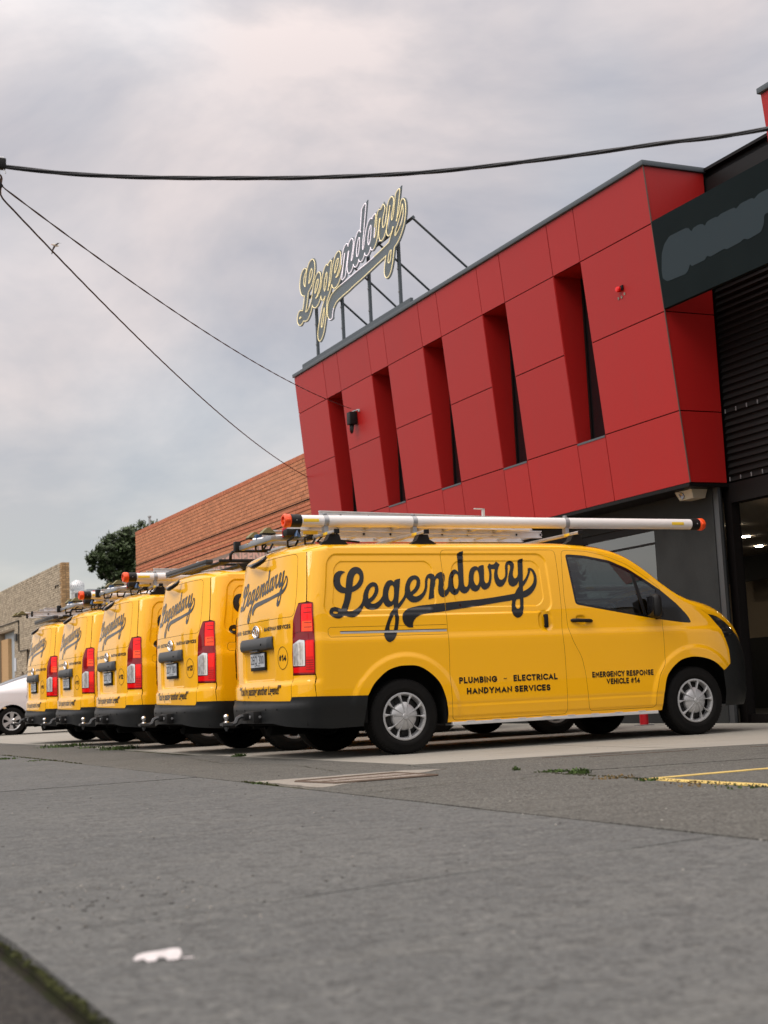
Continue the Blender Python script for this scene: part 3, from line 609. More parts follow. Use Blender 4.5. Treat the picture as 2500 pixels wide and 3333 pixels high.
def make_van():
    root = thing('panel_van', 'x', 'van')
    # ---- skin
    ex = [sel(AP, BODY, (FD, SD)), sel(RP, BODY, (FD, SD)), sel(HL, BODY, (FD, SD))]
    both('body_shell', BODY, [FD, SD, WIN], Ps, YEL, root, .07, .03, ex)
    fd_i = inset(FD, GAP); sd_i = inset(SD, GAP)
    fd, fdl = both('front_door', fd_i, [WIN], Ps, YEL, root, .06, .03, [sel(RP, fd_i, [WIN]), sel(HL, fd_i, [WIN]), sel(AP, fd_i, [WIN])])
    sd, sdl = both('sliding_door', sd_i, [], Ps, YEL, root, .06, .03, [sel(RP, sd_i), sel(HL, sd_i), sel(AP, sd_i)])
    lin = offset_map(P, -.022)
    both('door_gap_lining', SIDE_ALL, [inset(WIN, .02)], lin, DRK, root, .10, .05)
    for poly in (FD, SD):   # thin shut lines so that the gap reads as a dark groove
        pass
    # ---- roof, windscreen, bonnet
    ru = np.concatenate([np.linspace(-.745, 2.12, 26)]); ph = np.concatenate([np.linspace(0, .5, 9)[:-1], np.linspace(.5, math.pi-.5, 19), np.linspace(math.pi-.5, math.pi, 9)[1:]])
    link('roof', gridmesh('roof', ru, ph, T, YEL, True), root)
    ax = [float(R(24)), float(R(156))]
    pu = np.linspace(2.12, 3.30, 20)
    link('windscreen', gridmesh('windscreen', pu, np.linspace(*ax, 14), T, GLS, True), root)
    for a, b in ((0, ax[0]), (ax[1], math.pi)):
        link('windscreen_pillar', gridmesh('windscreen_pillar', pu, np.linspace(a, b, 9), T, YEL, True), root)
    link('bonnet', gridmesh('bonnet', np.linspace(3.30, 4.05, 16), np.linspace(0, math.pi, 30), T, YEL, True), root)
    # rear roof edge: blends the rear face into the roof
    ub = np.linspace(U0, 2*UC-U0, 61); tb = np.linspace(0, 1, 9)
    A0 = P(ub, np.full_like(ub, ZB), rel=False); A1 = P(ub, np.full_like(ub, ZB-.02), rel=False)
    ta = (A0-A1)/np.linalg.norm(A0-A1, axis=1, keepdims=True)
    phb = np.arccos(np.clip(-A0[:, 1]/float(-P(U0, ZB, rel=False)[1]), -1, 1)); B0 = T(np.full_like(ub, U0), phb)
    s_ = np.sin(phb)[:, None]; C1 = A0+ta*(.015+.055*s_); C2 = B0+np.array([-1., 0, 0])*(.13*s_)-np.array([0, 0, .012])*(1-s_)
    X = np.array([(1-t)**3*A0+3*(1-t)**2*t*C1+3*(1-t)*t*t*C2+t**3*B0 for t in tb]); k = len(ub)
    F_ = [(i*k+j, (i+1)*k+j, (i+1)*k+j+1, i*k+j+1) for i in range(8) for j in range(k-1)]
    link('roof_rear_edge', mesh_from('roof_rear_edge', X.reshape(-1, 3), F_, YEL), root)
    # ---- rear: hatch, corner panels, lights
    hr = [(-1.104, .520), (-1.100, .735), (-1.097, .93), (-1.077, 1.116), (-1.066, 1.23), (-1.004, 1.380), (-.922, 1.386), (-.948, ZB)]
    hatch_poly = np.array(hr+refl(hr)); hatch_poly = np.concatenate([hatch_poly[:8], hatch_poly[8:]])
    gl_r = rnd([(-1.049, 1.262), (-1.036, 1.40), (-1.046, 1.832), (2*UC+1.046, 1.832), (2*UC+1.036, 1.40), (2*UC+1.049, 1.262)], .06)
    rearx = np.concatenate([resample(rnd([(UC-.40-k_, .712-k_), (UC+.40+k_, .712-k_), (UC+.40+k_, 1.03+k_), (UC-.40-k_, 1.03+k_)], .05+k_), .022) for k_ in (-.034, -.017, -.009, -.003, .003, .009, .017, .034)]
                           + [np.stack([np.arange(-2.55, -1.11, .03), np.full(48, z)], 1) for z in (.60, .63, .642, .65, .658, .666, .674, .682, .69, .698, .706, .715, .73)])
    hatch = link('tailgate', patch('tailgate', hatch_poly, [gl_r], Ps, YEL, .05, .03, [sel(rearx, hatch_poly)]), root)
    link('rear_window_panel', patch('rear_window_panel', inset(gl_r, .004), [], Ps, YEL, .06, .03), hatch)
    link('tailgate_gap', patch('tailgate_gap', inset(hatch_poly, -.012), [inset(hatch_poly, .02)], offset_map(P, -.010), DRK, .08, .03), root)
    link('window_gap', patch('window_gap', inset(gl_r, -.015), [inset(gl_r, .02)], offset_map(P, -.008), DRK, .08, .03), hatch)
    cl = [(-.858, .738), (-.836, .552), (-1.098, .552), (-1.096, .742)]
    tl = rnd([(-.998, 1.374), (-.854, 1.377), (-.847, 1.174), (-.856, .744), (-1.091, .752), (-1.094, .93), (-1.072, 1.116), (-1.062, 1.23)], .02)
    for mir in (False, True):
        for poly in (cl,): link('rear_corner_panel', patch('rear_corner_panel', poly, [], Ps, YEL, .04, .025, mirror=mir), root)
        t0 = link('tail_light', patch('tail_light', tl, [], offset_map(P, .006), TRK, .03, .02, mirror=mir), root)
        ti = inset(tl, .010)
        def lens(nm, poly, m, off):
            link(nm, patch(nm, rnd(poly, .008), [], offset_map(P, off), m, .025, .02, mirror=mir), t0)
        lens('upper_lens', [(-.960, 1.362), (-.866, 1.364), (-.858, 1.174), (-.860, 1.118), (-.968, 1.122)], TRB, .009)
        lens('painted_glow', [(-.955, 1.215), (-.864, 1.215), (-.862, 1.123), (-.960, 1.127)], TRO, .0105)  # brighter orange-red patch: internal glow painted on the unlit lens
        lens('side_lens', [(-1.058, 1.225), (-1.002, 1.355), (-.968, 1.362), (-.974, 1.125), (-1.066, 1.112)], TRK, .010)
        lens('lower_lens', [(-.932, 1.045), (-.858, 1.045), (-.864, .760), (-1.080, .766), (-1.082, .81), (-.938, .815)], TRD, .009)
        lens('lower_painted_glow', [(-.935, 1.035), (-.868, 1.038), (-.868, .90), (-.934, .90)], TRB, .010)  # same painted glow, as a brighter red patch on the lower lens
        lens('reversing_lens_frame', [(-1.074, 1.018), (-.994, 1.052), (-.940, 1.045), (-.945, .822), (-1.080, .826)], TWF, .011)
        lens('reversing_lens', [(-1.068, 1.006), (-.998, 1.030), (-.962, 1.028), (-.966, .832), (-1.072, .834)], TWH, .0125)
        for zz in (.79, .81, .83, .85, .87, 1.16, 1.20, 1.29, 1.33):       # moulded ribs in the lens
            link('lens_rib', ribbon('lens_rib', [(-.935, zz), (-.868, zz)], .0045, (lambda f: (lambda u, v: f(u, v)*np.array([1, -1 if mir else 1, 1])))(offset_map(P, .0115)), TRK), t0)
    # ---- rear bumper: dark skirt that wraps round the corners
    bp = [(-.372, .538), (-.413, .274), (-.70, .268), (-1.15, .30), (-1.4, .328)]
    bt = [(-.832, .552), (-1.078, .556), (-1.105, .520)]
    bum = np.array(bp+refl(bp)+refl(bt)+bt[::-1][::-1][::-1][::-1][:0]+[bt[2], bt[1], bt[0]]) if False else np.array(bp+refl(bp)+refl([bt[2], bt[1], bt[0]][::-1])[::1]+[bt[2], bt[1], bt[0]])
    ext = [np.stack([np.arange(-3.2, -.4, .05), np.full(56, z)], 1) for z in (.50, .515, .53, .49)]
    def bmap(u, z):
        n = offset_map(P, .012)(u, z); zz = np.asarray(z, float)
        st = np.clip((.515-zz)/.03, 0, 1)*.016; ue = np.where(np.asarray(u) < UC, 2*UC-np.asarray(u), np.asarray(u))
        n[..., 0] -= st*np.clip((-.85-ue)/.2, 0, 1); pass
        return n
    rb = link('rear_bumper', patch('rear_bumper', bum, [], bmap, BUM, .05, .03, [sel(np.concatenate(ext), bum)]), root)
    m = MB()
    for ub_ in (-1.30, -1.55, -2.1, -2.35):
        p = bmap(np.array([ub_]), np.array([.45]))[0]; m.lathe([(.007, 0), (.007, .004), (0, .005)], 8, trm(*p) @ rotm('Y', R(-90)))
    m.build('bumper_clip', DRK, rb)
    # ---- front: bumper, headlights, sail panels
    def tt(l): return [(u2t(a, b), b) for a, b in l]
    fe = tt([(3.575, .625), (3.687, .685), (3.692, .726), (3.687, .831), (3.645, .945), (3.628, .966)])
    fr = [(tt([(3.60, .27)])[0])]+fe+[(u2t(3.85, .985), .985), (1.35, 1.0)]
    fpoly = np.array(fr+[(math.pi-a, b) for a, b in fr[::-1]])
    link('front_bumper', patch('front_bumper', fpoly, [], PF, BUM, .06, .04), root)
    both('headlight', rnd([(3.455, 1.19), (3.62, 1.165), (3.81, 1.09), (3.86, 1.02), (3.845, .985), (3.632, .968), (3.61, 1.03)], .012), [], offset_map(P, .001), HLL, root, .03, .02)
    both('nose_panel', [(3.37, 1.235), (3.46, 1.209), (3.67, 1.134), (3.80, 1.074), (3.95, .98), (3.87, 1.01), (3.81, 1.094), (3.62, 1.168), (3.456, 1.193)], [], Ps, YEL, root, .05, .03)
    # ---- glazing
    wi = inset(WIN, .022)
    for mir in (False, True):
        fr_ = link('window_frame', patch('window_frame', WIN, [wi], offset_map(P, -.002), GLB, .05, .025, mirror=mir), root)
        # sight glass up to the division bar, black sail panel in front of it
        gl = np.array([p for p in inset(WIN, .018) if p[0] < 2.56+.12*(1.66-p[1])/.47])
        link('window_glass', patch('window_glass', gl, [], offset_map(P, -.006), GLS, .08, .04, mirror=mir), root)
        qp = np.array([p for p in inset(WIN, .016) if p[0] > 2.56+.12*(1.66-p[1])/.47]); 
        q1 = np.array([p for p in qp if p[0] < 2.86]); 
        qa = [(2.585, 1.632), (2.70, 1.548), (2.83, 1.46), (2.79, 1.17), (2.68, 1.185)]
        link('quarter_glass', patch('quarter_glass', qa, [], offset_map(P, -.006), GLS, .08, .04, mirror=mir), root)
        qb = [(2.83, 1.462), (2.87, 1.436), (3.04, 1.297), (3.158, 1.18), (3.19, 1.118), (3.10, 1.124), (2.86, 1.155), (2.795, 1.168)]
        link('sail_panel', patch('sail_panel', qb, [], offset_map(P, -.001), GLB, .06, .03, mirror=mir), root)
        link('division_bar', patch('division_bar', [(2.545, 1.66), (2.59, 1.64), (2.685, 1.18), (2.645, 1.184)], [], offset_map(P, -.003), BLK, .06, .03, mirror=mir), root)
    # ---- door furniture
    rails = offset_map(P, .001)
    link('slide_rail', patch('slide_rail', [(-.607, 1.090), (-.607, 1.110), (.452, 1.108), (.452, 1.087)], [], offset_map(P, .0006), ALU, .05, .03), root)
    link('rail_slot', patch('rail_slot', [(-.610, 1.108), (-.610, 1.1135), (.455, 1.1115), (.455, 1.106)], [], offset_map(P, .0012), DRK, .05, .03), root)
    link('rail_cover_seam', ribbon('rail_cover_seam', [(.455, 1.150), (-.70, 1.150), (-.722, 1.13), (-.722, 1.085), (-.70, 1.063), (.455, 1.063)], .0028, offset_map(P, .0008), DRK), root)
    hm = MB(); e = P(1.515, 1.16)
    hm.box(1.495, 1.540, e[1]-.034, e[1]-.014, 1.095, 1.226, None, .012); hm.box(1.503, 1.532, e[1]-.02, e[1]+.02, 1.20, 1.222, None, .005); hm.box(1.503, 1.532, e[1]-.02, e[1]+.02, 1.10, 1.122, None, .005)
    hm.build('door_handle', BLK, sd, 40)
    hm = MB(); e = P(1.92, 1.155); yy = e[1]
    hm.tube([(1.795, yy-.012, 1.158), (1.815, yy-.022, 1.159), (1.85, yy-.034, 1.158), (1.92, yy-.040, 1.154), (1.99, yy-.034, 1.152), (2.02, yy-.022, 1.150), (2.045, yy-.006, 1.149)], [.010, .018, .019, .018, .018, .017, .008], 10)
    hm.build('door_handle', BLK, fd, 60)
    MIR = MB()
    for sx in (-1,):
        MIR.tube([(2.80, -.93, 1.19), (2.80, -1.02, 1.20)], [.05, .04], 10)
        MIR.box(2.66, 2.76, -1.13, -.985, 1.16, 1.39, None, .042)
    mm_ = MIR.mesh('door_mirror', BLK, 50)
    g_ = MB(); g_.box(2.654, 2.659, -1.11, -1.005, 1.18, 1.37, None, .002); gm = g_.mesh('mirror_glass', GLB, 50)
    for sy in (1, -1):
        d = link('door_mirror', mm_, fd if sy > 0 else fdl); g2 = link('mirror_glass', gm, d)
        if sy < 0: d.scale = (1, -1, 1)
    # ---- side step and sill
    m = MB(); m.box(.47, 2.74, -.955, -.80, .232, .262, None, .004)
    for k in range(8): m.box(.62+.27*k, .70+.27*k, -.957, -.90, .2625, .268)
    m.build('side_step', ALW, root)
    m2 = MB(); m2.box(.47, 2.74, .80, .955, .232, .262); m2.build('side_step', ALW, root)
    # ---- garnish, badge, plate, wiper
    xg = float(XR(1.05))
    m = MB(); prof = [(xg-.004, .995), (xg-.034, 1.008), (xg-.042, 1.032), (xg-.036, 1.085), (xg-.022, 1.108), (xg-.004, 1.112)]
    n_ = 20; ysg = np.linspace(-.412, .412, n_); V_ = []
    for y_ in ysg:
        sc_ = min(1, (.412-abs(y_))/.03+.35)
        dxp = float(_dx(min(UL, UL-abs(y_)/.95))) if False else 0
        V_ += [(xg+(px-xg)*sc_, y_, pz) for px, pz in prof]
    F_ = [(i*6+j, (i+1)*6+j, (i+1)*6+j+1, i*6+j+1) for i in range(n_-1) for j in range(5)]+[tuple(range(6))[::-1], tuple((n_-1)*6+j for j in range(6))]
    m.add(V_, [f[::-1] for f in F_]); m.box(xg-.04, xg-.02, -.10, .10, .985, .998)
    gh = m.build('tailgate_handle', GAR, hatch, 40)
    m = MB(); m.lathe([(.010, 0), (.010, .003), (0, .0035)], 10, trm(xg-.041, -.20, 1.045) @ rotm('Y', R(-90))); m.build('lock_barrel', DRK, hatch)
    bx = float(XR(1.168))-.006; m = MB()
    def ell(rx, rz, oy=0, oz=0, r_=.007, n=40): m.tube([(bx-.006, oy+rx*math.cos(t), 1.168+oz+rz*math.sin(t)) for t in np.linspace(0, 2*math.pi, n, endpoint=False)], r_, 6, closed=True)
    ell(.080, .055, r_=.009); ell(.028, .050, 0, .0, .007); ell(.055, .020, 0, .022, .006)
    bd = m.build('badge', CHR, hatch, True)
    m = MB(); xp = float(XR(.9))+.022-.012
    m.box(xp-.012, xp, -.196, .196, .812, .982, None, .004); pf = m.build('plate_frame', BLK, root, 40)
    m = MB(); m.box(xp-.015, xp-.011, -.184, .184, .843, .968); m.build('plate_face', PLT, pf)
    m = MB(); m.tube([(-.975, -.15, 1.86), (-1.00, -.13, 1.83), (-1.03, -.10, 1.805), (-1.035, .02, 1.792), (-1.02, .13, 1.797), (-1.0, .24, 1.812), (-.985, .34, 1.822)], [.012, .022, .022, .026, .022, .013, .006], 10)
    m.build('rear_wiper', GLB, hatch, True)
    m = MB(); m.lathe([(.014, 0), (.010, .008), (0, .009)], 12, trm(-.945, -.055, 1.872) @ rotm('Y', R(-60))); m.build('washer_jet', BLK, root)
    # ---- tow hitch
    m = MB(); m.box(-1.16, -1.04, -.16, .06, .335, .44, None, .006); m.box(-1.20, -1.10, -.02, .055, .36, .425, None, .004)
    th = m.build('tow_bar', BLK, root, 40)
    m = MB(); m.tube([(-1.15, .02, .40), (-1.22, .02, .40), (-1.25, .02, .385), (-1.27, .02, .345), (-1.30, .02, .335), (-1.40, .02, .335)], [.021]*6, 6); m.box(-1.41, -1.31, -.02, .06, .324, .346); m.lathe([(.0, -.06), (.012, -.06), (.012, -.045), (.02, -.045), (.02, -.02), (.013, -.02)], 8, trm(-1.36, .02, .335))
    m.build('ball_mount', GAR, th, 40)
    m = MB(); m.lathe([(.028, .012), (.028, .02), (.016, .026), (.015, .045)]+[(.0255*math.cos(a), .068+.0255*math.sin(a)) for a in np.linspace(-.9, math.pi/2, 12)], 24, trm(-1.36, .02, .335)); m.build('tow_ball', CHR, th, 60)
    m = MB(); m.lathe([(.013, 0), (.013, .008), (0, .009)], 6, trm(-1.10, -.162, .39) @ rotm('X', R(90))); m.lathe([(.015, 0), (.015, .008), (0, .009)], 6, trm(-1.162, -.08, .39) @ rotm('Y', R(-90))); m.build('hitch_bolt', ALU, th)
    # ---- underside, arches, cabin
    m = MB(); m.box(-.95, 3.95, -.72, .72, .30, .56); m.box(-.93, -.35, -.90, -.62, .30, .5); m.box(-.93, -.35, .62, .90, .30, .5)
    for x_ in (0.0, 3.21): 
        for s in (-1, 1): m.box(x_-.43, x_+.43, s*.70-.02, s*.70+.02, .30, .86); m.box(x_-.40, x_+.40, min(s*.70, s*.86), max(s*.70, s*.86), .80, .83)
    for x_ in (.47, 2.78): 
        for s in (-1, 1): m.box(x_-.05, x_, min(s*.70, s*.93), max(s*.70, s*.93), .25, .80)
    m.tube([(-.95, .45, .30), (-.6, .45, .33), (.4, .45, .33)], .035, 10); m.lathe([(.05, -.3), (.11, -.28), (.11, .28), (.05, .3)], 16, trm(-.55, .35, .31) @ rotm('Y', R(90)))
    m.tube([(0, -.84, .34), (0, .84, .34)], .05, 10); m.lathe([(.0, -.1), (.11, -.09), (.14, 0), (.11, .09), (0, .1)], 16, trm(0, 0, .34) @ rotm('X', R(90)))
    m.build('underbody', WEL, root)
    m = MB(); m.box(1.72, 1.74, -.80, .80, .5, 1.80); m.box(1.7, 2.9, -.86, .86, .5, .95); m.build('cabin_lining', SEA, root)
    m = MB()
    prof = [(2.72, .9), (2.70, 1.10), (2.80, 1.17), (3.05, 1.20), (3.30, 1.19), (3.34, .9)]
    V_ = [(px, s*.84, pz) for s in (-1, 1) for px, pz in prof]; F_ = [tuple(range(6)), tuple(range(6, 12))[::-1]]+[(i, 6+i, 6+(i+1) % 6, (i+1) % 6) for i in range(6)]
    m.add(V_, F_); m.build('dashboard', BLK, root)
    for y_ in (-.43, .43):
        m = MB(); m.box(1.80, 2.35, y_-.25, y_+.25, .80, .98, None, .05); m.box(1.76, 1.90, y_-.24, y_+.24, .95, 1.50, Matrix.Identity(4), .05); m.box(1.76, 1.86, y_-.13, y_+.13, 1.53, 1.74, None, .04); m.build('seat', SEA, root, 50)
    m = MB(); c_ = Vector((2.52, -.43, 1.17)); ti = rotm('Y', R(-62))
    m.tube([trm(*c_) @ ti @ Vector((.19*math.cos(t), .19*math.sin(t), 0)) for t in np.linspace(0, 2*math.pi, 28, endpoint=False)], .016, 8, closed=True)
    for t in (R(90), R(-90), R(180)): m.tube([trm(*c_) @ ti @ Vector((.18*math.cos(t), .18*math.sin(t), 0)), trm(*c_) @ ti @ Vector((0, 0, -.03))], .014, 6)
    m.tube([c_, c_+Vector((.25, 0, -.12))], .03, 8); m.build('steering_wheel', BLK, root, True)
    m = MB(); m.box(2.40, 2.43, -.13, .13, 1.60, 1.68, None, .012); m.tube([(2.42, 0, 1.68), (2.40, 0, 1.80)], .015, 6); m.box(2.36, 2.48, -.10, .10, 1.72, 1.80, None, .02); m.build('rear_view_mirror', BLK, root, 40)
    # ---- wheels
    for x_, rr in ((0.0, R(-4)), (3.21, R(2))):
        for s in (-1, 1):
            add_wheel(root, x_, s*.833, s, rr)
    # ---- lettering that every van carries
    seamgap = np.array([(.479, 1.86), (.4745, 1.557), (.4575, 1.253), (.4575, 1.131), (.4575, 1.0), (.4645, 1.0), (.4645, 1.131), (.4645, 1.253), (.4815, 1.557), (.486, 1.86)])
    railgap = np.array([(-.61, 1.089), (-.61, 1.114), (.45, 1.112), (.45, 1.086)])
    link('side_script', patch('side_script', SCON[0], SCON[1:]+[seamgap, railgap], offset_map(P, .0035), VIN, .022, .012), root)
    off = offset_map(P, .003)
    t = [('PLUMBING   ~   ELECTRICAL', .547, .606, 1.052, .058), ('HANDYMAN SERVICES', .622, .506, .892, .058)]
    for s, u0, v0, w, h in t:
        link('side_lettering', stroke_on('side_lettering', s, u0, v0, w, h, off, VIN), root)
    # rear script: the same word, smaller
    def rs(c): return np.stack([UC+.046+(c[:, 0]-.393)*.552, 1.262+(c[:, 1]-1.006)*.575], 1)
    link('rear_script', patch('rear_script', rs(SCON[0]), [rs(c) for c in SCON[1:]], offset_map(P, .003), VIN, .02, .010), hatch)
    link('rear_lettering', stroke_on('rear_lettering', 'HANDYMAN SERVICES', -1.640, 1.163, .535, .038, off, VIN), hatch)
    link('rear_lettering', stroke_on('rear_lettering', 'PLUMBING ~ ELECTRICAL', -2.53, 1.163, .60, .038, off, VIN), hatch)
    sl = link('rear_slogan', text_on('rear_slogan', '\u201cYou\u2019re passing another Legend!\u201d', -2.31, .588, 1, .080, off, VIN, .020, width=1.05, shear=.25), hatch)
    t_ = np.linspace(0, 2*math.pi, 48, endpoint=False)
    link('number_ring', ribbon('number_ring', np.stack([-1.252+.088*np.cos(t_), .905+.100*np.sin(t_)], 1), .005, off, VIN, True), hatch)
    return root, hatch, fd, pf
def number_decals(root, hatch, fd, pf, num, plate):
    off = offset_map(P, .003)
    link('rear_number', stroke_on('rear_number', '#%d' % num, -1.319, .878, .128, .056, off, VIN), hatch)
    link('door_lettering', stroke_on('door_lettering', 'EMERGENCY RESPONSE', 1.989, .607, .708, .055, off, VIN), fd)
    link('door_lettering', stroke_on('door_lettering', 'VEHICLE #%d' % num, 2.149, .537, .383, .055, off, VIN), fd)
    xp = float(XR(.9))+.022-.012-.0165
    fl = lambda u, v: np.stack([np.full_like(u, xp), -u, v], -1)
    link('plate_number', text_on('plate_number', plate, 0, .872, 1, .078, fl, PLI, .004, center=True, width=.34), pf)
    link('plate_slogan', text_on('plate_slogan', 'VICTORIA', 0, .850, 1, .014, fl, PLI, .0, center=True, width=.16), pf)

def find(root, name):
    for c in root.children:
        if c.name.split('.')[0] == name: return c
VANYAW = 0.01233
VANPOS = [(0, 0, 0), (-0.106, 2.503, 0.0), (-0.067, 5.573, 0.0), (0.01, 8.415, 0.0), (0.069, 11.197, 0.0)]
van, hatch, fdoor, pframe = make_van()
vans = [van]
labels = ['nearest yellow van, numbered 14, seen whole from the side under a white roof tube',
          'yellow van numbered 13 behind the nearest one, with a black tubular roof rack',
          'yellow van numbered 12, third in the row, its tube ending before the brick wall',
          'yellow van numbered 11, fourth in the row, its tube cap below the yellow brick corner',
          'farthest yellow van, numbered 10, last in the row beside the white sedan']
plates = ['2EQ 300', '2DY 801', '2DZ 121', '2DX 217', '2DX 112']
for i in range(1, 5): vans.append(copy_tree(van))
for i, v in enumerate(vans):
    v.location = VANPOS[i]; v.rotation_euler = (0, 0, VANYAW)
    tag(v, labels[i], 'van', 'yellow trade vans parked in a row')
    h = find(v, 'tailgate'); f = find(v, 'front_door'); p = find(v, 'plate_frame')
    number_decals(v, h, f, p, 14-i, plates[i])

# ---------------------------------------------------------------- roof gear
def local_thing(v, name, label, cat, group):
    """a thing strapped to the van's roof: placed like the van, but an object of its own"""
    return thing(name, label, cat, v.location, VANYAW, group)
def roof_bars(v):
    for x_ in (-.56, .345, 2.03):
        m = MB(); m.box(x_-.022, x_+.022, -.86, .86, 2.005, 2.035, None, .004); b = m.build('roof_bar', ALU, v, 40)
        for s in (-1, 1):
            m = MB(); q = [(-.135, 1.905), (.135, 1.905), (.11, 1.93), (.06, 1.955), (.045, 2.003), (-.045, 2.003), (-.075, 1.95), (-.12, 1.93)]
            m.prism([(a, b_) for a, b_ in q], -.045, .045, trm(x_+.02, s*.72, 0) @ rotm('X', R(90))); m.build('bar_foot', BLK, b, 30)
            m = MB(); m.box(x_-.026, x_+.026, s*.862-.008, s*.862+.008, 1.999, 2.040, None, .004); m.build('bar_end_cap', BLK, b)
        m = MB(); m.box(x_-.024, x_-.0225, -.70, -.60, 2.008, 2.032); m.build('bar_sticker', STK, b)
def conduit(v, lab, y=-.60, z=2.143):
    t = local_thing(v, 'conduit_tube', lab, 'tube', 'white tubes strapped along the van roofs')
    mt = trm(0, y, z) @ rotm('Y', R(90)); r_ = .0535
    m = MB(); m.lathe([(0, -.86), (r_, -.86), (r_, 3.60), (0, 3.60)], 32, mt); m.build('pipe', PVC, t, 50)
    for x_, s in ((-.86, -1), (3.60, 1)):
        c = trm(x_, y, z) @ rotm('Y', R(90)*s)
        m = MB(); m.lathe([(r_, -.055), (r_+.006, -.055), (r_+.006, .045), (r_, .045)], 32, c); m.build('collar', BLK, t, 50)
        m = MB(); m.lathe([(r_+.003, .045), (r_+.008, .05), (r_+.010, .095), (r_+.002, .112), (.040, .112), (.034, .07), (0, .068)], 32, c)
        m.box(-.012, .012, -.075, .075, .06, .10, c @ trm(0, 0, 0), .004); m.build('end_cap', ORG, t, 50)
        m = MB(); m.lathe([(.005, 0), (.005, .003), (0, .003)], 8, trm(x_-s*.0+.0, y-r_-.006, z) @ rotm('X', R(90))); m.build('rivet', CHR, t)
    for x_ in (-.56, .345, 2.03):
        m = MB(); m.lathe([(r_, -.022), (r_+.004, -.022), (r_+.004, .022), (r_, .022)], 32, trm(x_, y, z) @ rotm('Y', R(90)))
        m.box(x_-.016, x_+.016, y-.018, y+.018, z+r_, z+r_+.02, None, .003); m.box(x_-.02, x_+.02, y-.03, y+.03, 2.035, z-r_+.004)
        m.tube([(x_-.02, y, z+r_+.014), (x_+.02, y, z+r_+.014)], .007, 8); m.build('clamp', STL, t, 50)
    for x_ in (-.715, 3.36):
        m = MB(); a0, a1 = R(200), R(232)
        V_ = []; F_ = []
        for q in range(7):
            a = a0+(a1-a0)*q/6
            for xx in (x_-.075, x_+.075): V_.append((xx, y+(r_+.0012)*math.cos(a-R(36)), z+(r_+.0012)*math.sin(a-R(36))))
        for q in range(6): F_.append((2*q, 2*q+1, 2*q+3, 2*q+2))
        m.add(V_, F_); m.build('warning_sticker', STK, t)
    return t
def ladder(v, lab, y0, y1, x0, x1, z, feet=True, hook=False, h=.085, double=True):
    t = local_thing(v, 'ladder', lab, 'ladder', 'aluminium ladders on the van roofs')
    def stile(y, xa, xb, zz, hh):
        m = MB(); pr = [(-.018, 0), (.018, 0), (.018, .008), (.004, .012), (.004, hh-.012), (.018, hh-.008), (.018, hh), (-.018, hh), (-.018, hh-.008), (-.004, hh-.012), (-.004, .012), (-.018, .008)]
        V_ = [(xx, y+a, zz+b) for xx in (xa, xb) for a, b in pr]; n = len(pr)
        F_ = [(i, (i+1) % n, n+(i+1) % n, n+i) for i in range(n)]+[tuple(range(n))[::-1], tuple(range(n, 2*n))]
        m.add(V_, F_); return m.build('stile', ALW, t)
    for y in (y0, y1):
        stile(y, x0, x1, z, h)
        if double: stile(y+(.032 if y == y1 else -.032)*-1, x0+.20, x1+.25, z+.055, h)
    k = 0
    for x_ in np.arange(x0+.26, x1, .29):
        m = MB(); m.tube([(x_, y0, z+h*.45), (x_, y1, z+h*.45)], .016, 8); r_ = m.build('rung', ALU, t, 40)
        m = MB(); m.lathe([(.020, 0), (.020, .004), (.012, .004), (.011, .001), (0, .001)], 14, trm(x_, y0-.0045, z+h*.45) @ rotm('X', R(90))); m.build('rung_end', ALU, r_, 40)
        m = MB(); m.lathe([(.0125, .0012), (0, .0012)], 12, trm(x_, y0-.0045, z+h*.45) @ rotm('X', R(90))); m.build('rung_hole', DRK, r_)
    if double:
        for x_ in np.arange(x0+.42, x1+.2, .29):
            m = MB(); m.tube([(x_, y0+.03, z+.055+h*.5), (x_, y1-.03, z+.055+h*.5)], .015, 8); r_ = m.build('rung', ALU, t, 40)
            m = MB(); m.lathe([(.0125, .0012), (0, .0012)], 12, trm(x_, y0+.03-.0045, z+.055+h*.5) @ rotm('X', R(90))); m.build('rung_hole', DRK, r_)
    for y in (y0, y1):
        m = MB(); m.box(x0-.018, x0+.01, y-.020, y+.020, z-.002, z+h+.002, None, .004); m.build('end_plug', RED if not feet else BLK, t, 40)
        if feet:
            m = MB(); m.box(x0-.16, x0-.02, y-.010, y+.010, z+.045, z+.068, None, .004); m.build('foot_bracket', ALU, t)
            m = MB(); q = [(-.075, 0), (.075, 0), (.066, .012), (.014, .055), (-.014, .055), (-.066, .012)]
            m.prism(q, -.032, .032, trm(x0-.17, y, z+.035) @ rotm('Z', R(8)) @ rotm('X', R(90)))
            f_ = m.build('ladder_foot', CRE, t)
            m = MB()
            for q_ in range(7): m.box(-.072+.0216*q_, -.058+.0216*q_, -.033, .033, -.012, .001, trm(x0-.17, y, z+.035) @ rotm('Z', R(8)))
            m.build('foot_tread', BLK, f_)
    if hook:
        m = MB(); xx = 1.345-.12
        m.box(xx-.012, xx+.012, y0-.02, y0+.004, z+h*.3, z+h+.125); m.box(xx-.10, xx+.012, y0-.02, y0+.004, z+h+.115, z+h+.125); m.build('hook', ALW, t)
    return t
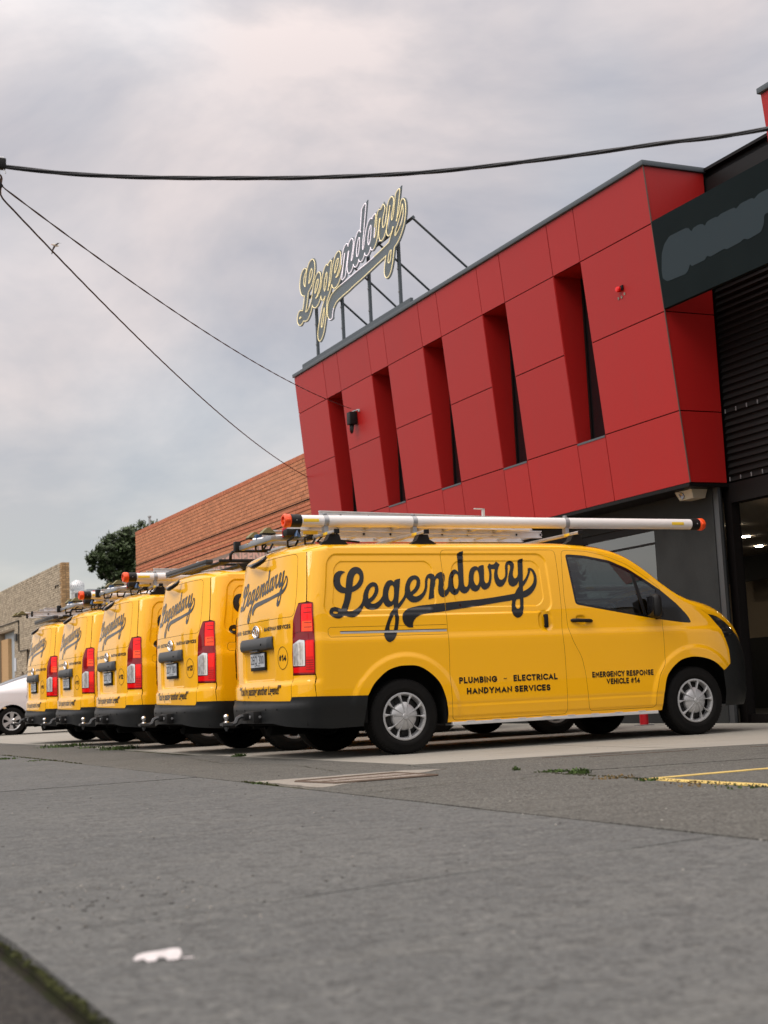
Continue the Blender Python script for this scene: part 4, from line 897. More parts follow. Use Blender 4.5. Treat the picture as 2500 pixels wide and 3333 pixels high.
def rear_clutter(v):
    """ladder clamp bar, cargo pipe and straps at the rear of the rack"""
    y0 = .05
    m = MB(); m.box(-.95, -.50, -.12, -.07, 2.02, 2.065, None, .004); m.box(-.95, -.50, .30, .35, 2.02, 2.065, None, .004); m.box(-.98, -.93, -.30, .60, 2.00, 2.045, None, .004)
    b = m.build('ladder_clamp', STL, v, 40)
    m = MB(); m.box(-.80, -.66, -.25, -.12, 2.05, 2.115, None, .008); m.box(-1.02, -.96, .58, .64, 1.985, 2.09, None, .006); m.box(-.62, -.57, -.34, -.28, 2.0, 2.08, None, .006); m.build('clamp_block', BLK, b, 40)
    m = MB(); m.box(-.92, -.86, .25, .31, 2.05, 2.12, None, .006); BLU = bpy.data.materials.get('blue_buckle') or mat('blue_buckle', (0.02, 0.06, 0.14), .5); m.build('strap_buckle', BLU, b); m = MB(); m.tube([(-.72, -.28, 2.03), (-.70, -.24, 2.09), (-.68, -.26, 2.03)], .018, 6); m.build('strap_buckle', BLU, b)
    m = MB()
    for k in (0, 1, 3, 4):
        x0 = -.62-.07*k+random.uniform(-.05, .05); yy = -.40+.15*k+random.uniform(-.06, .06)
        m.tube([(x0, yy, 2.04), (x0-.05, yy+.03, 1.99+.03*random.random()), (x0-.03, yy+.08, 1.955), (x0+.05, yy+.10, 1.96), (x0+.06, yy+.04, 2.01)], .011, 6)
    m.tube([(-.55, -.52, 2.02), (-.60, -.50, 1.965), (-.50, -.45, 1.955), (-.35, -.48, 1.95)], .010, 6)
    m.tube([(-.45, -.55, 2.03), (-.40, -.56, 1.97), (-.20, -.55, 1.955)], .010, 6); m.build('strap', BLK, b, True)
    m = MB(); m.tube([(-.93, .30, 2.07), (-.60, -.12, 2.08)], .020, 10); pp = m.build('pole_carrier', ALU, b, 50)
    m = MB(); m.tube([(-.98, .34, 2.035), (-.60, -.20, 2.05)], .009, 6); m.build('brass_rod', mat('brass', (0.45, 0.36, 0.16), .35, .8), b, 50)
    m = MB(); m.box(-.80, -.765, -.16, -.12, 2.05, 2.13, None, .004); m.build('red_lever', RED, b)
    m = MB(); m.box(-.745, -.60, -.52, -.515, 2.03, 2.06); m.build('clamp_sticker', STK, b)
def roof_rack(v):
    m = MB()
    for s in (-1, 1):
        m.box(-.70, 2.1, s*.70-.025, s*.70+.025, 2.005, 2.04, None, .006)
    for x_ in np.linspace(-.60, 2.0, 9): m.box(x_-.045, x_+.045, -.70, .70, 2.01, 2.035, None, .004)
    rk = m.build('roof_rack', BLK, v, 40)
    m = MB(); m.box(-.86, -.78, -.74, .74, 1.995, 2.035, None, .005); m.box(-.855, -.785, -.735, .735, 1.975, 1.992); m.build('rack_crossbar', GAR, rk, 40)
    for s in (-1, 1):
        m = MB(); y = s*.72
        m.tube([(-.58, y, 2.03), (-.575, y, 2.09), (-.555, y, 2.115), (-.52, y, 2.125), (2.02, y, 2.125), (2.06, y, 2.115), (2.08, y, 2.09), (2.085, y, 2.03)], .016, 10); m.build('rack_rail', BLK, rk, True)
        for x_ in (-.45, .75, 1.9):
            m = MB(); m.prism([(-.20, 1.905), (.22, 1.905), (.25, 1.995), (-.30, 1.995), (-.26, 1.955)], -.03, .03, trm(x_+.25, s*.70, 0) @ rotm('X', R(90))); m.build('rack_foot', BLK, rk)
    m = MB(); m.box(-.80, -.72, -.30, -.22, 2.035, 2.06); m.build('rack_bracket', ALW, rk)
tube_labels = {0: 'white tube with orange end caps, largest, on the nearest van', 2: 'white tube with an orange cap just left of the black roof rack', 3: 'white tube with an orange cap just right of the yellow brick corner'}
lad_labels = {0: 'silver ladder behind the white tube on the nearest van', 2: 'silver ladder on the third van, in front of the brick wall', 3: 'silver ladder on the fourth van, right of the roof ventilator', 4: 'silver ladder with black pivot feet poking out past the farthest van'}
for i in (0, 2, 3):
    roof_bars(vans[i]); rear_clutter(vans[i]); conduit(vans[i], tube_labels[i])
    t = ladder(vans[i], lad_labels[i], -.30, .10, -.72, 1.75, 2.135, feet=False, hook=(i == 0)); t.rotation_euler = (0, R(1.1), VANYAW)
    t = ladder(vans[i], 'lower silver ladder with cream rubber feet on the '+{0: 'nearest van', 2: 'third van', 3: 'fourth van'}[i], .18, .56, -.66, 2.22, 2.085, feet=True, h=.075, double=False)
for i in (1, 4): roof_rack(vans[i])
ladder(vans[4], lad_labels[4], -.28, .12, -1.10, 1.9, 2.05, feet=True, double=True)

# ---------------------------------------------------------------- ground
CONC = mat('concrete_paving', (0.1064, 0.1080, 0.1044), .9, 0, .2, noise=[(.8, .7, 5, (0.0821, 0.0849, 0.0839)), (3.2, .6, 5, (0.1279, 0.1278, 0.1198), (.5, 1.6, 1), (.5, .72)), (11, .75, 4, (0.0619, 0.0631, 0.0613), (1, 1, 1), (.50, .66)), (17, .6, 3, (0.1514, 0.1510, 0.1410), (1, 1, 1), (.56, .70)), (42, .7, 3, (0.0438, 0.0442, 0.0422), (1, 1, 1), (.52, .64)), (70, .7, 2, (0.1750, 0.1755, 0.1657), (1, 1, 1), (.58, .68))], bump=[(120, .4), (30, .2)])
APR = mat('concrete_apron', (0.2749, 0.2630, 0.2303), .85, 0, .2, noise=[(1.3, .35, 5, (0.2269, 0.2174, 0.1890)), (60, .4, 3, (0.1581, 0.1508, 0.1306), (1, 1, 1), (.55, .75)), (4, .55, 5, (0.1787, 0.1684, 0.1409), (.25, 2.5, 1), (.52, .72))], bump=[(150, .2)])
ASP = mat('asphalt', (0.0980, 0.0957, 0.0862), .92, 0, .2, noise=[(1.0, .6, 5, (0.1223, 0.1198, 0.1069)), (10, .7, 3, (0.0595, 0.0581, 0.0520), (1, 1, 1), (.50, .66)), (48, .85, 2, (0.0419, 0.0411, 0.0372), (1, 1, 1), (.48, .60)), (75, .8, 2, (0.1889, 0.1876, 0.1683), (1, 1, 1), (.56, .66)), (3, .5, 4, (0.0664, 0.0648, 0.0578), (.2, 2, 1), (.52, .70))], bump=[(120, .6), (50, .25)])
ROAD = mat('road_asphalt', (0.040, 0.038, 0.036), .95, 0, .12, noise=[(60, .8, 2, (0.018, 0.017, 0.016), (1, 1, 1), (.45, .6)), (90, .7, 2, (0.105, 0.095, 0.083), (1, 1, 1), (.57, .68)), (16, .5, 3, (0.062, 0.056, 0.048), (1, 1, 1), (.5, .7))], bump=[(100, 1.0)])
DIRT = mat('joint_soil', (0.045, 0.040, 0.032), 1, 0, .1, noise=[(9, .8, 4, (0.035, 0.045, 0.016))])
MOSS = mat('moss', (0.030, 0.033, 0.012), 1, 0, .1, rand=.5)
GRS = mat('weed_leaf', (0.045, 0.078, 0.016), .7, 0, .3, rand=.5)
DRYG = mat('dry_weed', (0.16, 0.11, 0.05), .9, 0, .2, rand=.5)
PNT = mat('yellow_line_paint', (0.56, 0.40, 0.11), .8, noise=[(14, .5, 4, (0.26, 0.20, 0.10), (1, 1, 1), (.50, .72))])
RUST = mat('rust', (0.095, 0.068, 0.052), .9, 0, .2, noise=[(20, .7, 4, (0.10, 0.075, 0.055))])
def poly_slab(name, poly, z0, z1, m, parent=None, kind='structure'):
    b = MB(); b.prism(poly, z0, z1); o = b.build(name, m, parent)
    if kind and parent is None: o['kind'] = kind
    return o
g = poly_slab('ground', [(-1500, -1500), (1500, -1500), (1500, 1500), (-1500, 1500)], -.30, -.06, DIRT)
gap = .009
pav = poly_slab('pavement', [(-4.90, -140), (-2.38, -140), (-2.38, 150), (-4.90, 150)], -.055, -.02, DIRT)
edges = [(-140, -140)]+[(-9.0-6.4*k-.5, -8.53-6.4*k) for k in range(12, 0, -1)]
ysp = [(-9.14-6.4*k, -8.55-6.4*k) for k in range(14, 0, -1)]+[(-9.14, -8.55), (-2.56, -2.36), (3.9, 4.0), (10.2, 10.3)]+[(10.2+6.4*k, 10.3+6.4*k) for k in range(1, 14)]
for a, b in zip(ysp[:-1], ysp[1:]):
    p = [(-4.925+gap, a[0]+gap), (-2.36-gap, a[1]+gap), (-2.36-gap, b[1]-gap), (-4.925+gap, b[0]-gap)]
    q = resample(np.array(p), .35); q = q+rng.normal(0, .0035, q.shape)
    poly_slab('paving_slab', [tuple(v) for v in q], -.02, rng.uniform(-.0015, .0015), CONC, pav)
poly_slab('road', [(-40, -140), (-4.945, -140), (-4.945, 150), (-40, 150)], -.055, -.035, ROAD)
drv = poly_slab('driveway', [(-2.35, -140), (5.5, -140), (5.5, -2.76), (-.74, -2.72), (-.93, .2), (-1.0, 8), (-1.15, 13), (-1.2, 150), (-2.35, 150)], -.055, -.012, DIRT)
def rough(p, d=.3, s=.006):
    q = resample(np.array(p, float), d); return [tuple(v) for v in q+rng.normal(0, s, q.shape)]
pieces = [[(-2.352, 1.80), (-1.14, 2.19), (-1.00, 8.0), (-1.15, 13), (-1.20, 150), (-2.352, 150)],
          [(-2.352, 1.77), (-2.352, -3.40), (-1.16, -3.36), (-.90, -3.50), (-.86, -2.78), (-.79, -2.72), (-.80, -1.69), (-.85, -.62), (-.93, .37), (-.98, 1.63), (-1.14, 2.16)],
          [(-2.352, -4.56), (-.90, -3.56), (-.83, -2.80), (-.36, -2.77), (.90, -2.86), (2.17, -3.27), (5.45, -3.9), (5.45, -5.2), (2.0, -5.0), (-.72, -4.72), (-.86, -6.9), (-.83, -140), (-2.352, -140)],
          [(-.70, -4.76), (2.0, -5.03), (5.45, -5.23), (5.45, -140), (-.81, -140), (-.84, -6.9)]]
for p in pieces: poly_slab('asphalt_panel', rough(p), -.012, rng.uniform(-.001, .001), ASP, drv)
apr = poly_slab('apron', [(-1.2, 150), (-.95, 3), (-.85, -.6), (-.75, -2.68), (.3, -2.74), (1.0, -2.84), (2.2, -3.22), (5.5, -3.85), (60, -3.85), (60, 150)], -.055, -.012, DIRT)
aps = [[(-.965, 2.0), (-.92, .37), (-.85, -.62), (-.80, -1.69), (-.74, -2.66), (-.37, -2.74), (.26, -2.78), (.91, -2.85), (1.45, -3.0), (1.45, 2.0)],
       [(1.47, -3.02), (2.17, -3.24), (5.48, -3.83), (5.48, 2.0), (1.47, 2.0)],
       [(-1.0, 8.1), (-.93, 4.92), (-.965, 2.02), (2.4, 2.02), (2.4, 8.1)], [(2.42, 2.02), (5.48, 2.02), (5.48, 8.1), (2.42, 8.1)],
       [(-1.16, 13), (-1.0, 8.12), (2.4, 8.12), (2.4, 16), (-1.17, 16)], [(2.42, 8.12), (5.48, 8.12), (5.48, 16), (2.42, 16)],
       [(-1.17, 16.02), (5.55, 16.02), (5.55, 40), (-1.19, 40)], [(-1.19, 40.02), (5.55, 40.02), (5.55, 150), (-1.2, 150)]]
for p in aps: poly_slab('apron_slab', rough(p, .5, .004), -.012, rng.uniform(-.0005, .001), APR, apr)
# pit cover with its broken concrete collar
pit = thing('pit_cover', 'rusty rectangular steel pit cover set in a broken concrete collar in the driveway', 'pit cover', (-1.75, -3.98, 0))
PITC = mat('old_concrete', (0.27, 0.25, 0.215), .9, 0, .2, noise=[(12, .5, 5, (0.16, 0.14, 0.12)), (90, .4, 2, (0.12, 0.11, 0.10), (1, 1, 1), (.55, .75))], bump=[(90, .6)])
PIVN = mat('pit_infill', (0.27, 0.24, 0.205), .9, 0, .2, noise=[(9, .7, 5, (0.14, 0.11, 0.09), (2, 1, 1)), (30, .8, 3, (0.07, 0.045, 0.035), (2.5, 1, 1), (.56, .66))], bump=[(60, .8)])
m = MB(); m.prism(rough([(-2.30+1.75, -3.44+3.98), (-1.16+1.75, -3.39+3.98), (-.92+1.75, -3.55+3.98), (-2.25+1.75, -4.53+3.98)], .12, .012), -.012, .003); m.build('collar', PITC, pit)
pc = [(-.40, .17), (.39, .31), (.43, -.25), (-.31, -.31)]
m = MB(); m.prism(pc, -.01, .006); m.build('infill', PIVN, pit)
m = MB()
for i in range(4):
    a, b = Vector((*pc[i], .006)), Vector((*pc[(i+1) % 4], .006)); m.tube([a, b], .008, 4)
for k in (.5,): m.tube([Vector((*pc[0], .003)).lerp(Vector((*pc[3], .005)), k), Vector((*pc[1], .005)).lerp(Vector((*pc[2], .005)), k)], .006, 4)
m.build('frame', RUST, pit)
for a, b, w in (((-.84, -5.86), (5.4, -5.40), .07), ((-.80, -5.86), (-.74, -9.5), .11)):
    d = Vector(b)-Vector(a); n = Vector((-d.y, d.x)).normalized()*w/2; A, B = Vector(a), Vector(b)
    m = MB(); m.prism(rough([tuple(A-n), tuple(B-n), tuple(B+n), tuple(A+n)], .12, .004), .0005, .0045); o = m.build('painted_line', PNT); o['kind'] = 'structure'
for a, b, w in (((.17, -3.05), (.85, -3.10), .02), ((.40, -3.35), (1.35, -3.42), .02), ((1.75, -3.55), (2.6, -3.75), .025), ((2.0, -3.80), (2.7, -3.95), .02)):
    d = Vector(b)-Vector(a); n = Vector((-d.y, d.x)).normalized()*w/2; A, B = Vector(a), Vector(b)
    m = MB(); m.prism(rough([tuple(A-n), tuple(B-n), tuple(B+n), tuple(A+n)], .1, .004), .0005, .004); o = m.build('rust_streak', RUST); o['kind'] = 'structure'
# weeds and moss in the joints
def tuft(lab, x, y, h, w, n, m=GRS, nm='weed'):
    b = MB()
    for k in range(n):
        a = random.uniform(0, 6.28); r_ = w*math.sqrt(random.random())*.5; p = Vector((x+r_*math.cos(a)*1.0, y+r_*math.sin(a), -.01)); hh = h*random.uniform(.4, 1)
        le = Vector((random.uniform(-.6, .6)*hh, random.uniform(-.6, .6)*hh, 0)); sd_ = Vector((-math.sin(a), math.cos(a), 0))*random.uniform(.003, .007)
        q = p+le*.4+Vector((0, 0, hh*.65)); e_ = p+le+Vector((0, 0, hh*random.uniform(.7, 1)))
        b.add([p-sd_, p+sd_, q+sd_*1.4, q-sd_*1.4, e_], [(0, 1, 2, 3), (3, 2, 4)])
    o = b.build(nm, m); tag(o, lab, 'weed', 'weeds growing in the paving joints')
    if w > .28: o['kind'] = 'stuff'
    return o
tuft('bright green weed clump in the joint left of the yellow line corner', -.72, -5.0, .055, .14, 170)
tuft('low dark green weed just left of the bright clump', -.70, -4.66, .035, .20, 110)
tuft('small thin weed standing alone right of the pit cover', -.75, -4.26, .05, .06, 22)
tuft('small weed at the apron edge below the gap between the two nearest vans', -.93, .96, .05, .16, 120)
tuft('weed strip at the apron edge under the fifth van', -1.07, 8.4, .07, .9, 260)
tuft('weed at the apron edge behind the third van', -.97, 5.6, .08, .55, 240)
tuft('thin weed in the apron edge behind the fourth van', -1.0, 7.0, .05, .4, 80)
tuft('small weed in the paving joint at the far left', -2.60, 4.4, .04, .3, 80)
tuft('low weed in the paving joint left of the asphalt patch', -2.47, 3.2, .03, .3, 60)
tuft('dry weed at the corner of the yellow lines', -.85, -5.55, .03, .34, 90, DRYG)
tuft('weed beside the apex of the yellow lines', -.86, -5.95, .035, .16, 60)
tuft('dry weed fringe along the yellow line', -.90, -6.45, .03, .42, 70, DRYG)
tuft('green weed fringe at the right end of the yellow line', -.91, -6.85, .03, .32, 50)
tuft('tiny weed in the mud beside the pit collar', -2.33, -3.62, .025, .16, 70)
def moss(line, w, n, mm=MOSS, h=.012):
    b = MB(); L_ = resample(line, .02, False)
    for k in range(n):
        p = L_[rng.integers(len(L_))]+rng.normal(0, w, 2); s = rng.uniform(.004, .012)
        b.lathe([(s, -.004), (s*.8, h*.5*rng.uniform(.4, 1)), (0, h*rng.uniform(.4, 1))], 5, trm(p[0], p[1], 0))
    o = b.build('moss', mm); o['kind'] = 'stuff'; return o
moss([(-4.935, -8.6), (-4.935, -10.4)], .004, 90, h=.003)
moss([(-2.345, -4.0), (-2.335, -3.3)], .008, 60, h=.008)
moss([(-2.345, 1.5), (-2.345, 6)], .012, 160)
moss([(-.84, -7.4), (-.79, -4.6)], .012, 240, DIRT)
# litter
q = [(-.052, .007), (-.045, .018), (-.028, .024), (.0, .026), (.03, .031), (.044, .030), (.050, .018), (.045, .002), (.022, .0), (.016, .009), (.002, .011), (-.004, .001), (-.022, .0), (-.030, .009), (-.044, .004)]
m = MB(); n_ = len(q); V_ = [(a, b*.75+.004*math.sin(40*a), b*.62+.002) for a, b in q]; V2 = [(a, y+.0015, z+.002) for a, y, z in V_]
m.add(V_+V2, [tuple(range(n_)), tuple(range(n_, 2*n_))[::-1]]+[(i, n_+i, n_+(i+1) % n_, (i+1) % n_) for i in range(n_)])
m.tube([(.048, .016, .004), (.060, .018, .003), (.074, .022, .003)], .0022, 5)
o = m.build('paper_scrap', mat('white_paper', (0.60, 0.56, 0.56), .85, noise=(60, .3, 3))); o.location = (-4.695, -9.665, 0.0); o.rotation_euler = (0, 0, R(-25))
tag(o, 'torn scrap of white paper lying on the pavement in the foreground', 'litter')
m = MB()
for k in range(260):
    if k < 60: x_, y_ = rng.uniform(-4.85, -4.2), rng.uniform(-9.3, -8.2)
    else: x_, y_ = rng.uniform(-4.9, 3), rng.uniform(-10, -1.5)
    s = rng.uniform(.002, .0055); m.lathe([(s, 0), (s*.9, s*.7), (0, s)], 6, trm(x_, y_, 0) @ rotm('Z', rng.uniform(0, 6)))
o = m.build('pebbles', mat('pebble', (0.20, 0.19, 0.17), .9, rand=.7)); o['kind'] = 'stuff'

m = MB()
for k in range(150):
    if k < 40: x_, y_ = rng.normal(-4.62, .14), rng.normal(-8.75, .35)
    elif k < 85: x_, y_ = rng.normal(-3.9, .5), rng.normal(-9.2, .6)
    else: x_, y_ = rng.uniform(-4.85, -1.0), rng.uniform(-9.5, -2.5)
    s = rng.uniform(.002, .0055); e_ = rng.uniform(1, 2.4); m.lathe([(s, 0), (s*.8, s*.45), (0, s*.6)], 6, trm(x_, y_, 0) @ rotm('Z', rng.uniform(0, 6)) @ Matrix.Diagonal((e_, 1, 1, 1)))
o = m.build('grit', mat('dark_grit', (0.075, 0.072, 0.066), .95, 0, .1, rand=.6)); o['kind'] = 'stuff'
def crack(line, w):
    L_ = resample(np.array(line), .05, False); L_ = L_+rng.normal(0, .008, L_.shape); m = MB(); n = len(L_); V_ = []
    for i in range(n):
        t = L_[min(i+1, n-1)]-L_[max(i-1, 0)]; t = t/max(np.linalg.norm(t), 1e-6); q = np.array([-t[1], t[0]])*w*rng.uniform(.3, 1.2)*.5
        V_ += [(*(L_[i]+q), .0035), (*(L_[i]-q), .0035)]
    m.add(V_, [(2*i, 2*i+1, 2*i+3, 2*i+2) for i in range(n-1)]); o = m.build('crack', DIRT); o['kind'] = 'structure'
crack([(-2.33, -5.3), (-1.7, -5.05), (-1.2, -5.1), (-.86, -4.85)], .010)
crack([(-1.5, -3.0), (-1.3, -1.6), (-1.55, -.4), (-1.35, 1.2)], .012)
crack([(-2.3, .6), (-1.6, .75), (-.95, .5)], .012)
crack([(-.2, -4.1), (.9, -4.25), (2.0, -4.6), (3.4, -4.7)], .010)

# ---------------------------------------------------------------- red clad building
REDP = mat('red_cladding', (0.35, 0.009, 0.008), .45, 0, .35, noise=[(.7, .35, 4, (0.33, 0.012, 0.011)), (3, .30, 5, (0.30, 0.018, 0.016), (2.2, 2.2, .25), (.52, .75)), (30, .06, 3)], rand=.045)
CLIP = mat('panel_edge', (0.10, 0.055, 0.045), .5, .3)
COP = mat('grey_flashing', (0.070, 0.086, 0.098), .5, 0, .3)
FAS = mat('fascia_board', (0.010, 0.015, 0.0165), .7, 0, .03, noise=(2, .2, 4))
FAB = mat('cleaned_patch', (0.033, 0.047, 0.056), .7, 0, .05, noise=[(8, .3, 5, (0.035, 0.046, 0.054), (1, 9, .5))])
WALL = mat('charcoal_render', (0.028, 0.030, 0.030), .8, 0, .15, noise=[(3, .5, 5, (0.018, 0.019, 0.019)), (60, .2, 3)], bump=(90, .2))
FRM = mat('black_frame', (0.005, 0.004, 0.004), .5, 0, .15)
LOU = mat('dark_louvre', (0.007, 0.0065, 0.0065), .5, 0, .2)
INW = mat('interior_wall', (0.34, 0.27, 0.19), .9)
INC = mat('interior_ceiling', (0.48, 0.41, 0.31), .9)
INF = mat('interior_dark', (0.012, 0.011, 0.010), .8)
LMP = mat('downlight_lens', (.8, .75, .65), .4, emit=(1, .86, .68), estr=70)
KF = .09195; ZF0 = 2.906; XF0 = 5.05
def FX(z): return XF0-KF*(z-ZF0)
def fpt(y, z, d=0): return (FX(z)-d, y, z)     # d: proud of the facade
bld = thing('red_building', 'red panel-clad building with leaning facade and narrow slot windows', 'building', (5.05, 1.375, 0))
bld.location = (0, 0, 0)
ROWS = [2.906, 3.79, 5.02, 6.12, 6.85]
SLOT = [(11.965, 11.275), (9.895, 9.195), (7.825, 7.145), (5.775, 5.075), (3.715, 3.02)]
Y0, Y1 = 1.375, 13.47
def panel(y0, y1, z0, z1, par, off=0):
    gx, t = .007, .016; m = MB(); a = [(y0+gx, z0+gx), (y1-gx, z0+gx), (y1-gx, z1-gx), (y0+gx, z1-gx)]
    V_ = [fpt(y, z, off) for y, z in a]+[(FX(z)+t, y, z) for y, z in a]
    m.add(V_, [(0, 3, 2, 1), (0, 1, 5, 4), (1, 2, 6, 5), (2, 3, 7, 6), (3, 0, 4, 7)]); return m.build('cladding_panel', REDP, par)
ys = sorted([Y0, Y1]+[v for s in SLOT for v in s])
solid = [(ys[i], ys[i+1]) for i in range(0, len(ys), 2)]
def block(par, ys, solid, mirror=None):
    for a, b in zip(ys[:-1], ys[1:]):
        panel(a, b, ROWS[0], ROWS[1], par, rng.uniform(0, .002)); panel(a, b, ROWS[3], ROWS[4], par, rng.uniform(0, .002))
    for a, b in solid:
        panel(a, b, ROWS[1], ROWS[2], par, rng.uniform(0, .002)); panel(a, b, ROWS[2], ROWS[3], par, rng.uniform(0, .002))
block(bld, ys, solid)
m = MB()                                                   # backing behind the panel joints
def backing(y0, y1, z0, z1):
    V_ = [(FX(z)+dx, y, z) for dx in (.0165, .10) for y, z in ((y0, z0), (y1, z0), (y1, z1), (y0, z1))]
    m.add(V_, [(0, 3, 2, 1), (4, 5, 6, 7), (0, 1, 5, 4), (1, 2, 6, 5), (2, 3, 7, 6), (3, 0, 4, 7)])
backing(Y0+.02, Y1-.01, ROWS[0]+.01, ROWS[1]-.012); backing(Y0+.02, Y1-.01, ROWS[3]+.012, ROWS[4])
for a, b in solid: backing(a+.016, b-.016, ROWS[1]-.012, ROWS[3]+.012)
m.build('panel_backing', DRK, bld)
XW = 5.60; XG = 5.205
for a, b in SLOT:                                          # slot windows: red reveals, upright dark glass at the back
    y1, y0 = a, b
    for yy, nm in ((y1, 1), (y0, -1)):
        m = MB(); q = [(FX(ROWS[1])+.006, ROWS[1]), (FX(ROWS[3])+.006, ROWS[3]), (XW-.02, ROWS[3]), (XW-.02, ROWS[1])]
        V_ = [(x_, yy-.004*nm, z_) for x_, z_ in q]+[(x_, yy+.008*nm, z_) for x_, z_ in q]
        F_ = [(0, 1, 2, 3), (7, 6, 5, 4), (0, 4, 5, 1), (1, 5, 6, 2), (2, 6, 7, 3), (3, 7, 4, 0)]
        m.add(V_, F_ if nm > 0 else [f[::-1] for f in F_]); m.build('slot_reveal', REDP, bld)
    m = MB(); m.add([(FX(ROWS[3])+.006, y0, ROWS[3]-.003), (XW-.02, y0, ROWS[3]-.003), (XW-.02, y1, ROWS[3]-.003), (FX(ROWS[3])+.006, y1, ROWS[3]-.003)], [(0, 1, 2, 3)]); m.build('slot_head', REDP, bld)
    m = MB(); m.box(FX(ROWS[1])-.006, XW-.02, y0+.01, y1-.01, ROWS[1]-.03, ROWS[1]-.004); m.build('slot_sill', COP, bld)
    m = MB(); m.box(XG, XG+.008, y0+.01, y1-.01, ROWS[1], ROWS[3]); w_ = m.build('slot_window', GLB, bld)
    m = MB(); m.box(XG-.02, XG-.001, y0+.012, y0+.05, ROWS[1], ROWS[3]-.01); m.box(XG-.02, XG-.001, y1-.05, y1-.012, ROWS[1], ROWS[3]-.01); m.box(XG-.019, XG-.001, y0+.30, y0+.33, ROWS[1], ROWS[3]-.01); m.build('window_frame', FRM, w_)
def end_face(y, par, s):                                   # end returns of the clad block, with their own joints
    zs = [2.906, 3.79, 5.02, 6.12, 6.85]
    for a, b in zip(zs[:-1], zs[1:]):
        g_ = .007; q = [(FX(a+g_)+.010, a+g_), (XW-.01, a+g_), (XW-.01, b-g_), (FX(b-g_)+.010, b-g_)]
        mm = MB(); V_ = [(x_, y, z_) for x_, z_ in q]+[(x_, y+.016*s, z_) for x_, z_ in q]
        F_ = [(0, 1, 2, 3), (7, 6, 5, 4), (0, 4, 5, 1), (1, 5, 6, 2), (2, 6, 7, 3), (3, 7, 4, 0)]
        mm.add(V_, F_ if s > 0 else [f[::-1] for f in F_]); mm.build('end_panel', REDP, par)
end_face(Y0, bld, 1); end_face(Y1, bld, -1)
m = MB()
V_ = [fpt(Y0-.002, z, -.002) for z in (2.906, 6.85)]; 
m.tube([fpt(Y0, 2.91, .001), fpt(Y0, 6.85, .001)], .009, 6); m.build('corner_trim', CLIP, bld)
m = MB(); m.box(FX(6.85)-.035, 5.62, Y0-.03, Y1+.02, 6.85, 6.915, None, .006); m.build('coping', COP, bld, 40)
m = MB(); m.box(FX(6.9)+.10, FX(6.9)+.15, 8.25, 13.25, 6.915, 7.07); m.build('parapet_upstand', COP, bld)
m = MB(); m.box(5.03, 5.9, Y0, Y1, 2.86, 2.904); m.build('soffit', FRM, bld)
m = MB(); m.box(5.62, 20, 1.50, 13.45, 2.9, 6.80); m.box(5.62, 20, -7, 1.50, 6.0, 6.78); m.build('upper_storey', LOU, bld)
# ground floor: charcoal wall with a wide window, pier, dark doorway
m = MB(); m.box(5.45, 5.60, 1.50, 2.75, 0, 2.86); m.build('pier', WALL, bld)
m = MB(); m.box(5.455, 5.60, 2.75, 13.44, 0, .75); m.box(5.455, 5.60, 2.75, 13.44, 2.60, 2.86); m.box(5.455, 5.60, 9.0, 13.44, .75, 2.60); m.build('ground_floor_wall', WALL, bld)
m = MB()
for y_ in (2.755, 5.8, 8.94): m.box(5.485, 5.545, y_, y_+.055, .75, 2.60)
m.box(5.486, 5.546, 2.81, 8.94, 2.50, 2.60); m.box(5.486, 5.546, 2.81, 8.94, .75, .81); m.box(5.488, 5.544, 2.81, 8.94, 2.32, 2.345); fw = m.build('shop_window', FRM, bld)
GSH = glass('shop_glass', (.55, .58, .60), .10)
m = MB(); m.box(5.51, 5.522, 2.81, 8.94, .81, 2.50); m.build('window_pane', GSH, fw)
m = MB(); m.box(5.46, 5.50, 1.40, 1.497, 0, 2.86); m.build('pier_corner_trim', GAR, bld)
dw = MB(); dw.box(5.62, 5.72, 1.36, 1.50, 0, 2.9); dw.box(5.66, 5.76, 1.478-.10, 1.478-.02, 0, 2.9); dw.box(5.62, 5.78, -3, 1.36, 2.66, 2.90); dw.box(5.66, 5.74, -.10, -.02, 0, 2.66); dw.box(5.67, 5.73, -.02, 1.36, .0, .10)
door = dw.build('entrance_door', FRM, bld)
m = MB(); m.box(5.63, 5.66, 1.375, 1.40, .9, 1.5); m.build('door_pull', FRM, door)
# the room behind the glass, with its downlights
m = MB(); m.box(5.8, 14, -4, 13.3, 2.70, 2.78); m.build('room_ceiling', INC, bld)
m = MB(); m.box(12, 12.2, -4, 13.3, 0, 2.7); m.box(5.8, 12, 13.2, 13.3, 0, 2.7); m.build('room_wall', INW, bld)
m = MB(); m.box(5.75, 14, -4, 13.3, -.008, .004); m.box(8.2, 10, -1.0, 2.2, 0, 1.02); m.box(10.5, 11.5, 3, 9, 0, 1.2); m.box(5.9, 7.5, 5.2, 5.6, 0, 1.4); m.build('room_furniture', INF, bld)
m = MB(); m.box(11.2, 11.3, -4.0, 9, 2.25, 2.70); m.build('room_bulkhead', INF, bld)
for x_, y_ in ((7.52, 3.76), (8.80, 5.09), (10.12, 6.42), (7.51, 6.13), (8.79, 7.49), (7.5, 1.4), (8.8, 2.7), (10.1, 9.0), (7.5, 8.5), (10.4, 3.9)):
    m = MB(); m.lathe([(.062, .014), (.062, 0), (0, 0)], 20, trm(x_, y_, 2.686)); m.build('downlight', LMP, bld)
